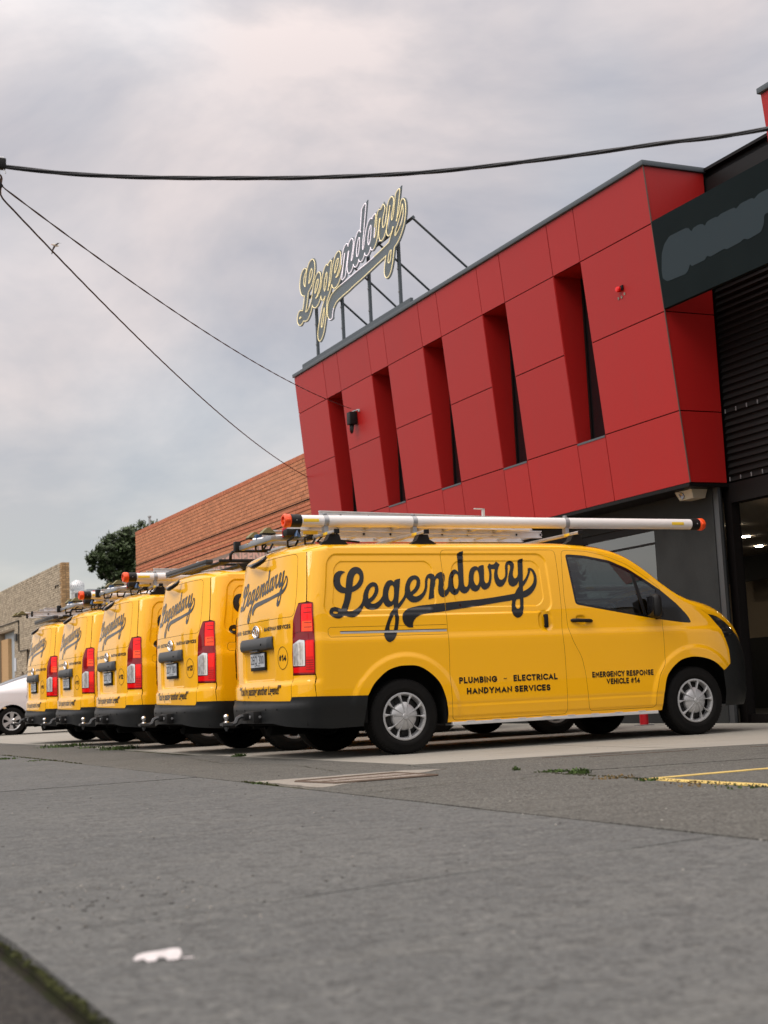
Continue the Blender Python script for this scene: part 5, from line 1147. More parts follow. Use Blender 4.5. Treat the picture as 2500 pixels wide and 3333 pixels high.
# recessed dark louvre wall between the two blocks
lv = MB(); lv.box(5.66, 5.70, -1.2, 1.50, 2.9, 6.86); lw = lv.build('louvre_wall', LOU, bld)
for z_ in np.arange(2.98, 6.84, .085):
    m = MB(); m.add([(5.66, -1.2, z_), (5.66, 1.38, z_), (5.625, 1.38, z_-.055), (5.625, -1.2, z_-.055), (5.66, -1.2, z_-.07), (5.66, 1.38, z_-.07)], [(0, 3, 2, 1), (3, 4, 5, 2), (0, 1, 5, 4)][:2]); m.build('louvre_blade', LOU, lw)
m = MB()
for z_, y0 in ((3.79, 1.33), (2.95, 1.34)):
    for k in range(12): m.box(5.61, 5.622, y0-.205*k-.004, y0-.205*k+.004, z_-.025, z_+.025)
m.build('louvre_bracket', STL, lw)
m = MB(); m.box(5.58, 5.72, -1.2, 1.50, 6.862, 6.90); m.build('louvre_capping', FRM, lw)
# black fascia board with the pale patch where letters were removed
fa = MB(); V_ = [(FX(z)-.012+dx, y, z) for dx in (0, .06) for y, z in ((-3.2, 5.045), (Y0-.012, 5.045), (Y0-.012, 6.135), (-3.2, 6.135))]
fa.add(V_, [(0, 3, 2, 1), (4, 5, 6, 7), (0, 1, 5, 4), (1, 2, 6, 5), (2, 3, 7, 6), (3, 0, 4, 7)])
fas = fa.build('fascia_board', FAS, bld)
BLOB = [(1.301, 5.488), (1.25, 5.695), (1.173, 5.792), (1.051, 5.855), (.724, 5.852), (.67, 5.835), (.63, 5.776), (.59, 5.809), (.473, 5.816), (.406, 5.80), (.376, 5.763), (.321, 5.803), (.168, 5.806), (.13, 5.79), (.071, 5.809), (-.183, 5.804), (-.2, 5.776), (-.29, 5.811), (-.497, 5.809), (-.519, 5.783), (-.6, 5.816), (-.702, 5.819), (-.9, 5.81), (-.9, 5.576), (-.642, 5.568), (-.622, 5.482), (-.554, 5.404), (-.32, 5.387), (-.261, 5.42), (-.192, 5.398), (.063, 5.39), (.088, 5.411), (.365, 5.394), (.415, 5.427), (.464, 5.388), (.722, 5.387), (.744, 5.427), (.79, 5.36), (.853, 5.332), (1.223, 5.346), (1.301, 5.405)]
BL = np.array(BLOB)[::-1]*np.array([-1, 1])
fl = lambda u, v: np.stack([FX(v)-.015, -u, v], -1)
link('cleaned_patch', patch('cleaned_patch', rnd(BL[::-1], .03), [], fl, FAB, .2, .05), fas)
# second clad block on the right, only its edge is in view
by = [-4.2, -2.6, -1.91, -.86]
for a, b in zip(by[:-1], by[1:]):
    for z0, z1 in zip(ROWS[:-1], ROWS[1:]): panel(a, b, z0, z1, bld, 0)
end_face(-.86, bld, -1)
m = MB(); m.box(FX(6.85)-.035, 5.62, -4.3, -.84, 6.85, 6.915, None, .006); m.build('coping', COP, bld, 40)
m = MB(); V_ = [(FX(z)+dx, y, z) for dx in (.0165, .10) for y, z in ((-4.2, 2.92), (-.88, 2.92), (-.88, 6.85), (-4.2, 6.85))]
m.add(V_, [(0, 3, 2, 1), (4, 5, 6, 7), (0, 1, 5, 4), (1, 2, 6, 5), (2, 3, 7, 6), (3, 0, 4, 7)]); m.build('panel_backing', DRK, bld)
# small fittings on the building
sb = thing('siren_box', 'small cream alarm siren box with a round blue front under the soffit', 'alarm box', (5.30, 1.74, 2.858))
m = MB(); V_ = [(-.10, -.17, 0), (.14, -.17, 0), (.14, .17, 0), (-.10, .17, 0), (-.055, -.14, -.105), (.12, -.14, -.105), (.12, .14, -.105), (-.055, .14, -.105)]
m.add(V_, [(0, 1, 2, 3), (7, 6, 5, 4), (0, 4, 5, 1), (1, 5, 6, 2), (2, 6, 7, 3), (3, 7, 4, 0)]); m.build('case', mat('cream_plastic', (0.46, 0.43, 0.35), .5), sb)
m = MB(); m.lathe([(.045, 0), (.045, .012), (.038, .014), (0, .012)], 24, trm(-.076, .055, -.05) @ rotm('Y', R(-90-23))); lb = m.build('strobe_lens', mat('blue_strobe', (0.012, 0.03, 0.09), .15, coat=1), sb)
lp = thing('wall_lamp', 'small red lamp with drilled holes below it on the large red panel', 'lamp', fpt(2.215, 5.52))
m = MB(); m.lathe([(.03, 0), (.036, .02), (.038, .045), (.03, .06), (0, .064)], 16, rotm('Y', R(-90))); m.build('lens', TRD, lp)
m = MB(); m.box(-.02, 0, -.075, -.02, -.02, .04); m.build('bracket', FRM, lp)
m = MB()
for dy, dz in ((.06, -.10), (-.01, -.10), (-.08, -.075)): m.lathe([(.018, 0), (.018, .004), (.010, .004), (.009, .001), (0, .001)], 12, trm(.004, dy, dz) @ rotm('Y', R(-95.3)))
m.build('drilled_hole', PITC, lp)
jb = thing('junction_box', 'black cable junction box on the red facade where the service cable lands', 'electrical box', fpt(10.78, 5.52))
jb.scale = (.78, .78, .78)
m = MB(); m.box(-.20, -.01, -.10, .10, -.16, .13, None, .012); m.box(-.05, .03, -.02, .02, .12, .19); m.build('case', BLK, jb, 40)
m = MB()
for k in range(3): m.tube([(-.14, -.05+.05*k, -.15), (-.15, -.06+.05*k, -.30), (-.12, -.03+.04*k, -.36), (-.09, .0+.03*k, -.30), (-.07, .0+.03*k, -.15)], .011, 6)
m.build('cable_loop', BLK, jb, True)
m = MB(); m.tube([(-.10, .0, .14), (-.02, -.16, .16), (.03, -.24, .12)], .014, 6); m.lathe([(.03, -.03), (.03, .03), (0, .03)], 10, trm(-.02, -.24, .13)); m.build('cable_hook', STL, jb)
bo = thing('red_bollard', 'red post standing against the dark wall, seen under the nearest van', 'post', (4.95, 2.55, 0))
m = MB(); m.lathe([(0, 0), (.055, 0), (.055, .98), (.05, 1.0), (0, 1.0)], 16); m.build('post', RED, bo, 40); m = MB(); m.box(-.09, .09, -.09, .09, 0, .012); m.build('base_plate', STL, bo)
# ---------------------------------------------------------------- roof sign
sg = thing('roof_sign', 'neon-outlined script sign reading Legendary on posts above the red facade', 'sign', (4.8, 10.8, 6.9))
sg.location = (0, 0, 0)
SGP = mat('sign_plate', (0.085, 0.112, 0.130), .45, 0, .5)
NEY = mat('neon_yellow', (.8, .7, .4), .3, emit=(1.0, .80, .42), estr=.6); NEW = mat('neon_white', (.8, .75, .8), .3, emit=(1.0, .88, .95), estr=.7)
NEG = mat('neon_tip', (.2, .6, .2), .3, emit=(.15, .9, .25), estr=.5); NER = mat('neon_red_tip', (.7, .2, .15), .3, emit=(1, .25, .15), estr=.55)
SX, SY0, SZ0, SS, SA, SSX, SSH = 4.8, 10.816, 8.343, 2.37, -.035, .956, .191
def signpt(c, x):
    X = (c[:, 0]-.4)*SSX+SSH*(c[:, 1]-1.45); Z = c[:, 1]-1.45
    a = SS*(math.cos(SA)*X-math.sin(SA)*Z); b = SS*(math.sin(SA)*X+math.cos(SA)*Z)
    return np.stack([np.full(len(c), x), SY0-a, SZ0+b], 1)
def sfn(x): return lambda u, v: signpt(np.stack([np.ravel(u), np.ravel(v)], 1), x)
DEP = .014
SEXP = [inset(resample(c, .012), -.020 if i_ == 0 else .012) for i_, c in enumerate(SCON)]
fr = patch('letter_face', SEXP[0], SEXP[1:], sfn(SX), SGP, .08, .02)
face = link('letter_face', fr, sg)
bk = patch('letter_back', SEXP[0], SEXP[1:], sfn(SX+DEP), SGP, .08, .02); bk.flip_normals(); link('letter_back', bk, sg)
m = MB()
for c in SEXP:
    L_ = resample(c, .03); A = signpt(L_, SX); B = signpt(L_, SX+DEP); n_ = len(L_); m.add(list(A)+list(B), [(i, n_+i, n_+(i+1) % n_, (i+1) % n_) for i in range(n_)])
m.build('letter_side', SGP, sg)
for ci, c in enumerate(SCON):
    r0 = resample(c, .012); q = inset(r0, -.011 if ci == 0 else .004)
    for _ in range(2): q = (np.roll(q, 1, 0)+2*q+np.roll(q, -1, 0))/4
    runs = []; cur = None
    def kind(p):
        if p[1] < 1.20 and p[0] > .05 and p[0] < 1.12: return 'w'
        if .265 < p[0] < .93 and p[1] > 1.30+.10*p[0]: return 'w'
        return 'y'
    ks = [kind(p) for p in q]; n_ = len(q); s0 = next((i for i in range(n_) if ks[i] != ks[i-1]), 0); i = 0
    while i < n_:
        k_ = ks[(s0+i) % n_]; j = i
        while j < n_ and ks[(s0+j) % n_] == k_: j += 1
        idx = [(s0+t) % n_ for t in range(i, min(j+1, n_+1))]
        pts = signpt(q[idx], SX-.018)
        if len(pts) > 2:
            mm = MB(); mm.tube(pts, .0068, 6, closed=(i == 0 and j >= n_ and len(set(ks)) == 1)); mm.build('neon_tube', NEW if k_ == 'w' else NEY, sg, True)
        i = j
posts = [(12.69, 8.37), (11.40, 8.39), (10.14, 8.41), (8.87, 8.43)]
for y_, zt in posts:
    m = MB(); m.box(4.88, 4.93, y_-.024, y_+.024, 6.96, zt); p_ = m.build('post', COP, sg)
    m = MB(); m.box(4.862, 4.948, y_-.055, y_+.055, 6.915, 7.10); m.build('post_shoe', FRM, p_)
    m = MB()
    for z_ in (7.35, 7.75, 8.1): m.lathe([(.018, 0), (.018, .012), (0, .012)], 8, trm(4.874, y_, z_) @ rotm('Y', R(-90)))
    m.build('bolt', STL, p_)
m = MB(); m.tube([(4.90, 8.22, 8.46), (4.90, 13.15, 8.38)], .035, 4); m.build('beam', COP, sg)
for (y_, zs) in ((12.3, 8.27), (10.95, 8.25), (9.72, 8.34), (8.33, 8.42)):
    m = MB(); A = Vector((4.91, y_-.06, 8.46-.08*(y_-8.22)/4.93)); B = Vector((4.93+2.05, y_+.05, zs-1.5)); m.tube([A, B], .024, 4); m.build('brace', COP, sg)

# ---------------------------------------------------------------- brick buildings
def brick_mat(nm, c, c2, r_): return mat(nm, c, .85, 0, .3, noise=[(11, .55, 4, c2), (70, .25, 3)], rand=r_, bump=[(60, .25)])
BR1 = brick_mat('orange_brick', (0.50, 0.200, 0.100), (0.42, 0.165, 0.082), .12)
BR2 = brick_mat('header_brick', (0.47, 0.160, 0.082), (0.40, 0.135, 0.070), .10)
BR3 = brick_mat('yellow_brick', (0.43, 0.36, 0.265), (0.28, 0.23, 0.165), .24)
BR4 = brick_mat('corner_brick', (0.40, 0.255, 0.125), (0.31, 0.19, 0.09), .22)
MOR = mat('mortar', (0.30, 0.165, 0.105), .95, 0, .1); MOY = mat('yellow_mortar', (0.24, 0.19, 0.135), .95, 0, .1)
eng = thing('orange_brick_building', 'orange brick workshop with a painted sign band, beyond the red building', 'building', (5.6, 15, 0)); eng.location = (0, 0, 0)
BX, BY0, BY1, BZT = 5.60, 13.62, 29.42, 5.69
m = MB(); m.box(BX+.007, 22, BY0, BY1-.004, 0, BZT-.012); m.build('wall', MOR, eng)
bricks = []                                                # (y0, y1, z0, z1, depth, material)
z = BZT; soldier = .105
y = BY0
while y < BY1: bricks.append((y, min(y+.068, BY1), z-soldier+.004, z, .004, BR2)); y += .077
z -= soldier; row = 0
while z > .05:
    h = .076
    band = 4.30 < z < 4.66 and row % 3 != 1
    y = BY0-(.12 if row % 2 else 0)
    while y < BY1-.03:
        a, b = max(y, BY0), min(y+.230, BY1)
        if b-a > .03 and not (3.60 < z < 4.14 and a < 24.6): bricks.append((a, b, z-h-.002, z-.012, .012 if band else rng.uniform(-.002, .003), BR2 if band else BR1))
        y += .24
    z -= .0865; row += 1
bricks.sort(key=lambda b: (b[5] is BR2, b[0]))
ref = {}
near = bricks[:300]
def brick_mesh(dy, dz, mm):
    k = (round(dy, 3), round(dz, 3), mm.name)
    if k not in ref:
        b = MB(); b.box(-.0, .05, -dy/2, dy/2, -dz/2, dz/2); ref[k] = b.mesh('brick', mm)
    return ref[k]
for a, b, z0, z1, d, mm in near:
    o = link('brick', brick_mesh(b-a, z1-z0, mm), eng); o.location = (BX-d, (a+b)/2, (z0+z1)/2)
for mm in (BR1, BR2):
    b_ = MB()
    for a, b, z0, z1, d, m2 in bricks[300:]:
        if m2 is mm: b_.box(BX-d, BX+.05, a, b, z0, z1)
    o = b_.build('brickwork', mm, eng); o['kind'] = 'stuff'
m = MB(); m.box(BX-.016, BX+.02, BY0, BY1, 4.668, 4.688); m.box(BX-.016, BX+.02, 15.0, 28.0, 4.295, 4.305); m.build('string_course', DRK, eng)
m = MB(); m.box(BX+.004, BX+.03, BY0, 24.6, 3.62, 4.13); sgn = m.build('sign_band', mat('sign_band_paint', (0.21, 0.15, 0.12), .8, noise=[(3, .5, 4, (0.17, 0.125, 0.10))]), eng)
flw = lambda u, v: np.stack([np.full_like(u, BX+.0025), -u, v], -1)
link('sign_lettering', text_on('sign_lettering', 'ENGINEERING', -21.95, 3.80, 1, .235, flw, mat('sign_letter_paint', (0.50, 0.28, 0.22), .8, noise=[(9, .4, 4, (0.34, 0.20, 0.16))]), .05, width=4.75, spacing=1.1, sub=.5), sgn)
m = MB(); m.tube([(5.75, 28.33, 5.6), (5.75, 28.33, 6.02)], .035, 8); m.lathe([(.055, 0), (.055, .04), (0, .05)], 10, trm(5.75, 28.33, 6.0)); o = m.build('vent_pipe', STL, eng, 40)
yb = thing('yellow_brick_building', 'weathered yellow brick shed with a roller door at the far left', 'building', (5.6, 40, 0)); yb.location = (0, 0, 0)
YX, YY0, YY1, YZ = 5.60, 39.95, 60.0, 5.86
OP = [(49.75, 53.6, 0, 3.98), (46.2, 46.95, 1.0, 2.95), (47.75, 48.15, 1.6, 2.12)]
def inop(a, b, z0, z1): return any(b > o[0] and a < o[1] and z1 > o[2] and z0 < o[3] for o in OP)
bb = MB(); bc = MB(); z = YZ; row = 0
m = MB(); m.box(YX+.014, YX+.28, YY0+.01, OP[0][0], 0, YZ-.02) if False else None
def wallseg(a, b, z0, z1): m.box(YX+.014, YX+.28, a, b, z0, z1)
wallseg(YY0+.012, 46.2, 0, YZ-.02); wallseg(46.2, 46.95, 2.95, YZ-.02); wallseg(46.2, 46.95, 0, 1.0); wallseg(46.95, 47.75, 0, YZ-.02); wallseg(47.75, 48.15, 2.12, YZ-.02); wallseg(47.75, 48.15, 0, 1.6); wallseg(48.15, 49.75, 0, YZ-.02); wallseg(49.75, 53.6, 3.98, YZ-.02); wallseg(53.6, 60, 0, YZ-.02)
m.build('wall', MOY, yb)
while z > .05:
    y = YY0-(.12 if row % 2 else 0)
    while y < YY1:
        a, b = max(y, YY0), y+.226
        if b-a > .03 and not inop(a, b, z-.082, z):
            d = rng.uniform(-.006, .006); (bc if a < YY0+.24 else bb).box(YX-d, YX+.05, a, b, z-.078+rng.uniform(-.003, .003), z-.006+rng.uniform(-.003, .003))
        y += .24
    for x_ in (0, 1):                                    # end of the wall
        x0 = YX+.004+(.145*x_ if row % 2 else .145*x_)
        bc.box(x0+(.0 if not x_ else .0)+.008, min(x0+.135+(.012 if x_ else 0), YX+.285), YY0-.002, YY0+.05, z-.078, z-.006)
    z -= .0865; row += 1
o = bb.build('brickwork', BR3, yb); o['kind'] = 'stuff'; o = bc.build('corner_brickwork', BR4, yb); o['kind'] = 'stuff'
m = MB()
for z_ in np.arange(.02, 3.98, .055): m.box(5.98, 6.0, 49.75, 51.9, z_, z_+.047)
m.build('roller_door', mat('roller_shutter', (0.42, 0.40, 0.36), .5), yb)
m = MB(); m.box(5.72, 6.2, 51.9, 53.6, 0, 3.7); m.build('inner_pier', BR4, yb); m = MB(); m.box(6.3, 6.4, 49, 54, 0, 4.0); m.box(5.9, 6.0, 46.2, 46.95, 1, 2.95); m.box(5.8, 5.9, 47.75, 48.15, 1.6, 2.12); m.build('dark_opening', DRK, yb)
m = MB()
for p in ([(5.57, 53.6, 4.30), (5.57, 48.48, 4.28), (5.57, 48.5, 3.0), (5.57, 46.6, 2.98), (5.57, 46.6, 1.2)],): m.tube(p, .022, 6)
m.tube([(5.57, 41.0, 5.0), (5.57, 40.9, 5.08), (5.57, 40.4, 5.05)], .02, 6); m.build('conduit_pipe', FRM, yb)
m = MB(); m.box(5.50, 5.59, 48.85, 49.25, 3.45, 3.75); m.build('meter_box', GAR, yb); m = MB(); m.box(5.575, 5.59, 49.25, 49.65, 2.2, 2.75); m.build('notice_board', mat('pale_notice', (.5, .52, .56), .5), yb)
m = MB(); m.box(5.88, 16, 40.6, 60, 0, 4.55); m.box(6.2, 16, 38.6, 40.55, 0, 4.75); m.build('side_wall', mat('pale_blue_sheet', (0.33, 0.37, 0.40), .6), yb)
wv = thing('roof_ventilator', 'round ribbed metal turbine ventilator on the roof behind the yellow brick corner', 'roof vent', (7.5, 46.0, 4.9))
m = MB()
for k in range(22):
    a = 2*math.pi*k/22; pr = []
    for t in np.linspace(-1.2, 1.2, 9): r_ = .30*math.cos(t)**.7; pr.append((r_*math.cos(a+.25*t), r_*math.sin(a+.25*t), .55+.26*math.sin(t)))
    V_ = []; 
    for p in pr: V_ += [p, (p[0]*math.cos(.2)-p[1]*math.sin(.2), p[0]*math.sin(.2)+p[1]*math.cos(.2), p[2])]
    m.add(V_, [(2*i, 2*i+1, 2*i+3, 2*i+2) for i in range(8)])
m.lathe([(.12, .78), (.10, .82), (0, .83)], 16); m.lathe([(.2, .55-.25), (.26, .30)], 20); m.build('turbine', ALW, wv)
m = MB(); m.lathe([(.24, -.4), (.24, .32), (.20, .34)], 20); m.build('neck', ALW, wv, 40)

# ---------------------------------------------------------------- trees
LEAF = mat('leaf', (0.040, 0.060, 0.022), .6, 0, .3, rand=.55); BARK = mat('bark', (0.10, 0.085, 0.07), .9, bump=(20, .5))
def tree(lab, x, y, h, blobs, leaf=LEAF, n=5200, sz=.13, nm='tree'):
    t = thing(nm, lab, 'tree', (x, y, 0))
    m = MB(); hub = Vector((0, 0, h*.55)); m.tube([(0, 0, -.1), (.1, .05, h*.3), hub], [.28, .22, .16], 8)
    for bx_, by_, bz_, br_ in blobs: m.tube([hub-Vector((0, 0, h*.12)), Vector((bx_*.5, by_*.5, (bz_+hub.z)/2)), Vector((bx_, by_, bz_))], [.12, .08, .03], 6)
    m.build('trunk', BARK, t, True)
    tot = sum(b[3]**2 for b in blobs); V_ = []; F_ = []
    for bx_, by_, bz_, br_ in blobs:
        for c_ in range(max(5, int(26*br_**1.5))):           # clumps inside each bough
            d = Vector((random.gauss(0, 1), random.gauss(0, 1), random.gauss(0, .8))).normalized()*br_*random.uniform(.45, 1.08)
            cc = Vector((bx_, by_, bz_))+d; cr = br_*random.uniform(.16, .34)
            k = int(n*br_**2/tot/max(5, int(26*br_**1.5)))
            for _ in range(k):
                p = cc+Vector((random.gauss(0, .5), random.gauss(0, .5), random.gauss(0, .42)))*cr
                u = Vector((random.gauss(0, 1), random.gauss(0, 1), random.gauss(0, 1))).normalized(); w = u.orthogonal().normalized(); s = sz*random.uniform(.6, 1.3)
                o_ = len(V_); V_ += [p-u*s, p+w*s*.45, p+u*s, p-w*s*.45]; F_.append((o_, o_+1, o_+2, o_+3))
    m = MB(); m.add(V_, F_); m.build('crown', leaf, t); return t
tree('dark green leafy tree rising behind the left end of the orange brick wall', 17.0, 75, 11.8,
     [(-.2, 0, 10.4, 1.15), (.9, .2, 10.5, 1.25), (-1.35, 0, 9.75, .95), (-.5, .3, 9.0, 1.1), (.9, 0, 9.0, 1.5), (-1.7, 0, 9.1, .6), (-.9, 0, 7.6, .8), (.2, 0, 7.4, 1.1), (1.6, 0, 7.8, 1.4), (-1.1, -.2, 6.6, .55), (2.0, 0, 10.6, 1.2)], n=26000, sz=.15)
tree('small dark shrub top just above the roof gear of the fourth van', 13.6, 78, 7.9, [(0, 0, 7.3, .5), (.5, 0, 6.9, .55)], n=1600, sz=.11)

# ---------------------------------------------------------------- white sedan
sed = thing('white_sedan', 'white sedan parked beyond the last van at the far left', 'car', (.42, 22.05, 0), VANYAW)
WHT = mat('white_car_paint', (0.66, 0.63, 0.63), .35, 0, .5, coat=1, coat_rough=.02); CGL = mat('car_dark_glass', (0.012, 0.016, 0.018), .06, 0, .6, coat=1)
top = spl([(-1.06, .88), (-.98, 1.02), (-.75, 1.075), (-.42, 1.105), (-.2, 1.16), (.3, 1.33), (.75, 1.435), (1.2, 1.46), (1.7, 1.43), (2.1, 1.30), (2.7, 1.03), (3.3, .94), (3.7, .82), (3.82, .68)])
belt = spl([(-1.06, .86), (-.9, .95), (0, .985), (1.5, .93), (2.6, .92), (3.4, .86), (3.82, .66)])
hw = spl([(-1.06, .66), (-.95, .80), (-.6, .88), (0, .905), (2.5, .91), (3.3, .86), (3.7, .72), (3.82, .5)])
def csec(x, tz):
    """car section: tz 0..1 side up to the belt, 1..2 glasshouse to the roof centre"""
    x = np.asarray(x, float); tz = np.asarray(tz, float); b = belt(x); t_ = np.maximum(top(x), b+.01); w = hw(x)
    s1 = np.clip(tz, 0, 1); s2 = np.clip(tz-1, 0, 1)
    z1 = .20+(b-.20)*s1; y1 = w*(.93+.07*np.sin(np.clip(s1*1.25, 0, 1)*math.pi*.5))-.018*np.clip((s1-.72)/.28, 0, 1)
    a = s2*math.pi/2; y2 = (y1)*(np.cos(a)**.55*.985+.015*(1-s2)); z2 = b+(t_-b)*np.sin(a)**.75
    g_ = np.clip((t_-b)/.4, 0, 1); y2 = y2*(1-.16*g_*np.sin(np.clip(s2*1.6, 0, 1)*math.pi/2))
    return np.stack([x, -np.where(tz <= 1, y1, y2), np.where(tz <= 1, z1, z2)], -1)
xs_ = np.linspace(-1.06, 3.82, 90); ts_ = np.concatenate([np.linspace(0, 1, 14), np.linspace(1, 2, 20)[1:]])
arch = lambda X, Z: (np.hypot(X, Z-.315) < .375) | (np.hypot(X-2.775, Z-.315) < .375)
def apoly(cx): return [(cx+.378*math.cos(t), (max(.20, .315+.378*math.sin(t))-.20)/(float(belt(cx+.378*math.cos(t)))-.20)) for t in np.linspace(-.3, math.pi+.3, 30)]
for mir in (False, True):
    cp = patch('body', [(-1.06, .0), (3.82, .0), (3.82, 2.0), (-1.06, 2.0)], [apoly(0), apoly(2.775)], csec, WHT, .09, .05, mirror=mir)
    link('body', cp, sed)
    cm = offset_map(csec, .004)
    def cpatch(nm, poly, mm): return link(nm, patch(nm, poly, [], cm, mm, .06, .03, mirror=mir), sed)
    cpatch('side_window', rnd([(.42, 1.06), (1.05, 1.06), (1.05, 1.47), (.82, 1.42), (.55, 1.22)], .03), CGL)
    cpatch('side_window', rnd([(1.12, 1.06), (2.35, 1.06), (2.05, 1.35), (1.7, 1.46), (1.12, 1.47)], .04), CGL)
    link('rear_windscreen', patch('rear_windscreen', [(-.22, 1.62), (.62, 1.60), (.66, 2.0), (-.26, 2.0)], [], cm, CGL, .06, .03, mirror=mir), sed)
    link('door_seam', ribbon('door_seam', [(.40, 1.04), (.33, .85), (.42, .6), (.62, .22)], .006, (lambda u, v: cm(u, v)*np.array([1, -1 if mir else 1, 1])), DRK), sed)
    m = MB(); e = csec(.78, .90); yy = e[1]; m.tube([(.70, yy-.01, e[2]-.03), (.78, yy-.035, e[2]-.025), (.90, yy-.035, e[2]-.02), (.97, yy-.01, e[2]-.02)], .014, 8)
    me = m.mesh('door_handle', WHT, True); o = link('door_handle', me, sed)
    if mir: o.scale = (1, -1, 1)
for xe, mm_, dx in ((-1.06, WHT, 1), (3.82, WHT, -1)):
    pr = csec(np.full(len(ts_), xe), ts_); pr = [tuple(p) for p in pr]+[(p[0], -p[1], p[2]) for p in pr[::-1]]
    m = MB(); m.add(pr, [tuple(range(len(pr))) if dx < 0 else tuple(range(len(pr)))[::-1]]); m.build('end_panel', mm_, sed)
for sy in (-1, 1):
    m = MB(); m.box(-1.075, -1.03, min(sy*.38, sy*.68), max(sy*.38, sy*.68), .66, .82, None, .01); m.build('tail_light', TRD, sed)
m = MB(); m.box(-1.0, 3.7, -.68, .68, .17, .6)
for x_ in (0, 2.775): m.lathe([(.40, -.78), (.40, .78)], 24, trm(x_, 0, .33) @ rotm('X', R(90)))
m.build('underbody', WEL, sed)
t_ = MB(); t_.lathe([(.205, -.09), (.26, -.105), (.30, -.10), (.315, -.07), (.317, 0), (.315, .07), (.30, .10), (.26, .105), (.215, .095), (.205, .07)], 40); mt = t_.mesh('tyre', TYR, 40)
a_ = MB(); a_.lathe([(.212, .07), (.214, .09), (.204, .095), (.192, .085), (.187, .03)], 40); a_.lathe([(.052, .05), (.05, .082), (.03, .088), (0, .089)], 20)
for k in range(6):
    an = 2*math.pi*k/6+.3; q = [(.04, -.030, .082), (.04, .030, .082), (.12, .036, .080), (.195, .052, .086), (.195, -.052, .086), (.12, -.036, .080)]
    V_ = [rotm('Z', an) @ Vector(p) for p in q]+[rotm('Z', an) @ Vector((p[0], p[1], p[2]-.03)) for p in q]
    a_.add(V_, [(0, 5, 4, 3, 2, 1)[::-1]]+[(i, 6+i, 6+(i+1) % 6, (i+1) % 6) for i in range(6)])
ma = a_.mesh('alloy_rim', SIL, 35); d_ = MB(); d_.lathe([(.20, .0), (0, .02)], 24); md = d_.mesh('brake_disc', DRK)
for x_ in (0, 2.775):
    for s in (-1, 1):
        w = link('wheel', mt, sed); w.matrix_local = trm(x_, s*.79, .316) @ rotm('X', R(90)*(1 if s < 0 else -1)) @ rotm('Z', R(10))
        link('alloy_rim', ma, w); link('brake_disc', md, w)
# ---------------------------------------------------------------- overhead cables
CBL = mat('cable', (0.012, 0.013, 0.016), .45, 0, .5)
def rayp(px, py, d):
    v = _rtv(px, py); return CAMPOS+v*d
def twist(lab, pts, r_, tw, strands=4, seg=260, off_=1.05):
    P_ = resample(np.array([tuple(p) for p in catmull3(pts)]), .02, False) if False else catmull3(pts)
    P_ = np.array(P_); L_ = np.concatenate([[0], np.cumsum(np.linalg.norm(np.diff(P_, axis=0), axis=1))]); s = np.linspace(0, L_[-1], seg)
    Q = np.stack([np.interp(s, L_, P_[:, k]) for k in range(3)], 1); t = np.gradient(Q, axis=0); t /= np.linalg.norm(t, axis=1, keepdims=True)
    a = np.cross(t, [0, 0, 1.]); a /= np.linalg.norm(a, axis=1, keepdims=True); b = np.cross(a, t)
    m = MB()
    for k in range(strands):
        ph = 2*math.pi*s/tw+2*math.pi*k/strands
        m.tube([Q[i]+(a[i]*math.cos(ph[i])+b[i]*math.sin(ph[i]))*r_*off_ for i in range(seg)], r_, 6)
    o = m.build('overhead_cable', CBL, None, True); return tag(o, lab, 'cable', 'overhead service cables')
def catmull3(pts, k=10): return catmull([tuple(p) for p in pts], k)
def sagline(a, b, sag, n=24):
    a, b = np.array(a), np.array(b); return [tuple(a+(b-a)*t-np.array([0, 0, 4*sag*t*(1-t)])) for t in np.linspace(0, 1, n)]
TOPC = [(-6.28, -3.35, 4.35), (-4.75, -4.36, 3.83), (-4.211, -4.48, 3.735), (-4.004, -4.508, 3.714), (-3.674, -4.568, 3.693), (-3.236, -4.676, 3.682), (-2.711, -4.842, 3.677), (-2.277, -5.008, 3.671), (-1.685, -5.284, 3.671), (-1.044, -5.66, 3.693), (-.521, -6.026, 3.71), (-.038, -6.412, 3.712), (1.2, -7.5, 3.80), (3.2, -9.6, 4.15)]
twist('thick twisted black cable crossing the whole sky at the top', TOPC, .0068, 1.25)
twist('thin black cable running down to the junction box on the red facade', [(-6.28, -3.30, 4.62)]+sagline((-4.05, -2.75, 4.42), (4.70, 10.74, 5.68), .22), .0048, .9, 2, 260, .55)
twist('thin black cable running down to the left edge of the red facade', [(-6.28, -3.30, 4.60)]+sagline((-4.05, -2.75, 4.42), (4.87, 13.45, 4.86), .26), .0048, 1.1, 3, 260, .6)
cl = thing('cable_clamp', 'small pale cable clamp at the left edge of the thick cable', 'clamp', (-4.12, -4.495, 3.733))
m = MB(); m.box(-.09, .045, -.022, .022, -.030, .034, None, .006); m.build('body', BLK, cl, 40); m = MB(); m.box(-.09, .035, -.016, .016, .030, .042, None, .003); m.build('plate', ALW, cl)
m = MB(); m.tube([(.0, -.01, -.03), (.005, -.02, -.06)], .004, 5); m.tube([(.03, -.01, -.03), (.04, -.02, -.06)], .004, 5); m.build('bolt', STL, cl)
c2 = thing('wire_clamp', 'black wedge clamp at the left edge where two thin cables meet', 'clamp', (-3.80, -2.50, 4.345))
m = MB(); m.box(-.10, .05, -.02, .02, -.035, .035, rotm('Y', R(45)), .008); m.build('body', BLK, c2, 40)
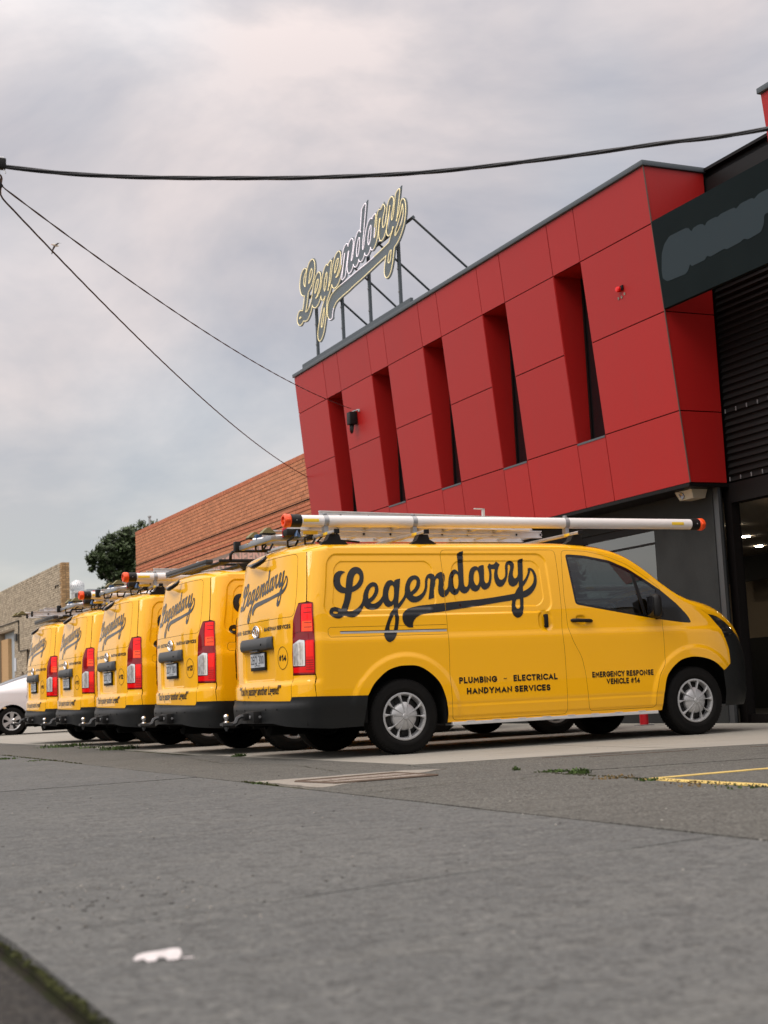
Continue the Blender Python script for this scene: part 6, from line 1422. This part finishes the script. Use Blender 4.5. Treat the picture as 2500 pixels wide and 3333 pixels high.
# gull
bd_ = thing('gull', 'small gull flying just above the thin cable at the left', 'bird', (1.938, 22.613, 12.15), R(205))
bd_.scale = (.72, .72, .72)
m = MB(); m.tube([(.16, 0, .0), (.10, 0, .01), (.03, 0, .005), (-.06, 0, 0), (-.14, 0, .01)], [.012, .030, .040, .034, .010], 10); m.build('body', mat('gull_white', (.62, .58, .48), .8), bd_, True)
m = MB()
for s in (-1, 1): m.add([(.05, s*.02, .01), (-.04, s*.02, .01), (.03, s*.16, .05 if s > 0 else -.10), (-.04, s*.16, .05 if s > 0 else -.10), (-.02, s*.28, .02 if s > 0 else -.24), (-.05, s*.27, .02 if s > 0 else -.24)], [(0, 1, 3, 2), (2, 3, 5, 4)])
m.build('wings', mat('gull_wing', (.10, .10, .10), .8), bd_)
m = MB(); m.lathe([(.010, 0), (0, .05)], 6, trm(.16, 0, 0) @ rotm('Y', R(90))); m.build('beak', ORG, bd_)
# ---------------------------------------------------------------- the far side of the street (seen only as reflections in the van tails)
HW_ = mat('house_wall', (0.30, 0.26, 0.22), .8); HR_ = mat('roof_tile', (0.10, 0.07, 0.055), .8)
def house(lab, x, y, w, d, h, r_):
    t = thing('house', lab, 'house', (x, y, 0)); m = MB(); m.box(-w, 0, 0, d, -.1, h); m.build('wall', HW_, t)
    m = MB(); V_ = [(.4, -.4, h), (.4, d+.4, h), (-w-.4, d+.4, h), (-w-.4, -.4, h), (-w*.4, d*.3, h+r_), (-w*.4, d*.7, h+r_)]; m.add(V_, [(0, 1, 5, 4), (1, 2, 5), (2, 3, 4, 5), (3, 0, 4)]); m.build('roof', HR_, t)
    for k in (.2, .6): m = MB(); m.box(.0, .03, d*k, d*k+1.4, 1.0, 2.2); m.build('window', GLB, t)
house('low rendered house across the street opposite the nearest van', -22, 8, 9, 12, 3.0, 1.8)
house('low rendered house across the street opposite the far vans', -23, 28, 9, 14, 3.0, 2.0)
house('low rendered house farthest along the other side of the street', -22, 52, 9, 16, 3.2, 1.8)
tree('street tree across the road between the first two houses', -19, 24, 6.5, [(0, 0, 5, 1.5), (.8, .8, 4.3, 1.2), (-.6, -.8, 4.4, 1.2)], n=2600, sz=.2)
tree('street tree across the road beside the farthest house', -19, 46, 6.5, [(0, 0, 5, 1.6), (.8, -.8, 4.3, 1.3), (-.6, .9, 4.2, 1.3)], n=2600, sz=.2)
pp = thing('power_pole', 'timber service pole at the kerb just outside the left edge of the photo', 'pole', (-6.4, -3.3, 0)); m = MB(); m.tube([(0, 0, -.2), (0, 0, 7.5)], [.15, .11], 10); m.build('pole', BARK, pp, True); m = MB(); m.box(-.16, -.10, -.9, .9, 6.8, 6.92); m.build('crossarm', BARK, pp)

sh = thing('light_shaping_shed', 'long corrugated metal shed behind the photographer, unseen, its height and pale tone shaped to block and bounce light, mirrored in the van windows', 'shed', (-4, -34, 0))  # unseen shed added to hide low sky from the van sides and bounce fill
SHM = mat('shed_sheet', (0.48, 0.45, 0.40), .7); m = MB(); V_ = []  # sheet kept pale for its bounce light
xs2 = np.arange(-24, 34, .12)
for i, x_ in enumerate(xs2): dy = .02 if i % 2 else 0; V_ += [(x_, dy, -.1), (x_, dy, 10.0)]
m.add(V_, [(2*i, 2*i+1, 2*i+3, 2*i+2) for i in range(len(xs2)-1)]); m.build('wall', SHM, sh)
m = MB(); m.box(-24.3, 34.3, -12, .3, 10.0, 10.3); m.build('roof', HR_, sh); m = MB()
for z_ in np.arange(.05, 3.4, .09): m.box(2, 7, .03, .06, z_, z_+.075)
m.build('roller_door', mat('shed_door', (.45, .47, .45), .5), sh)
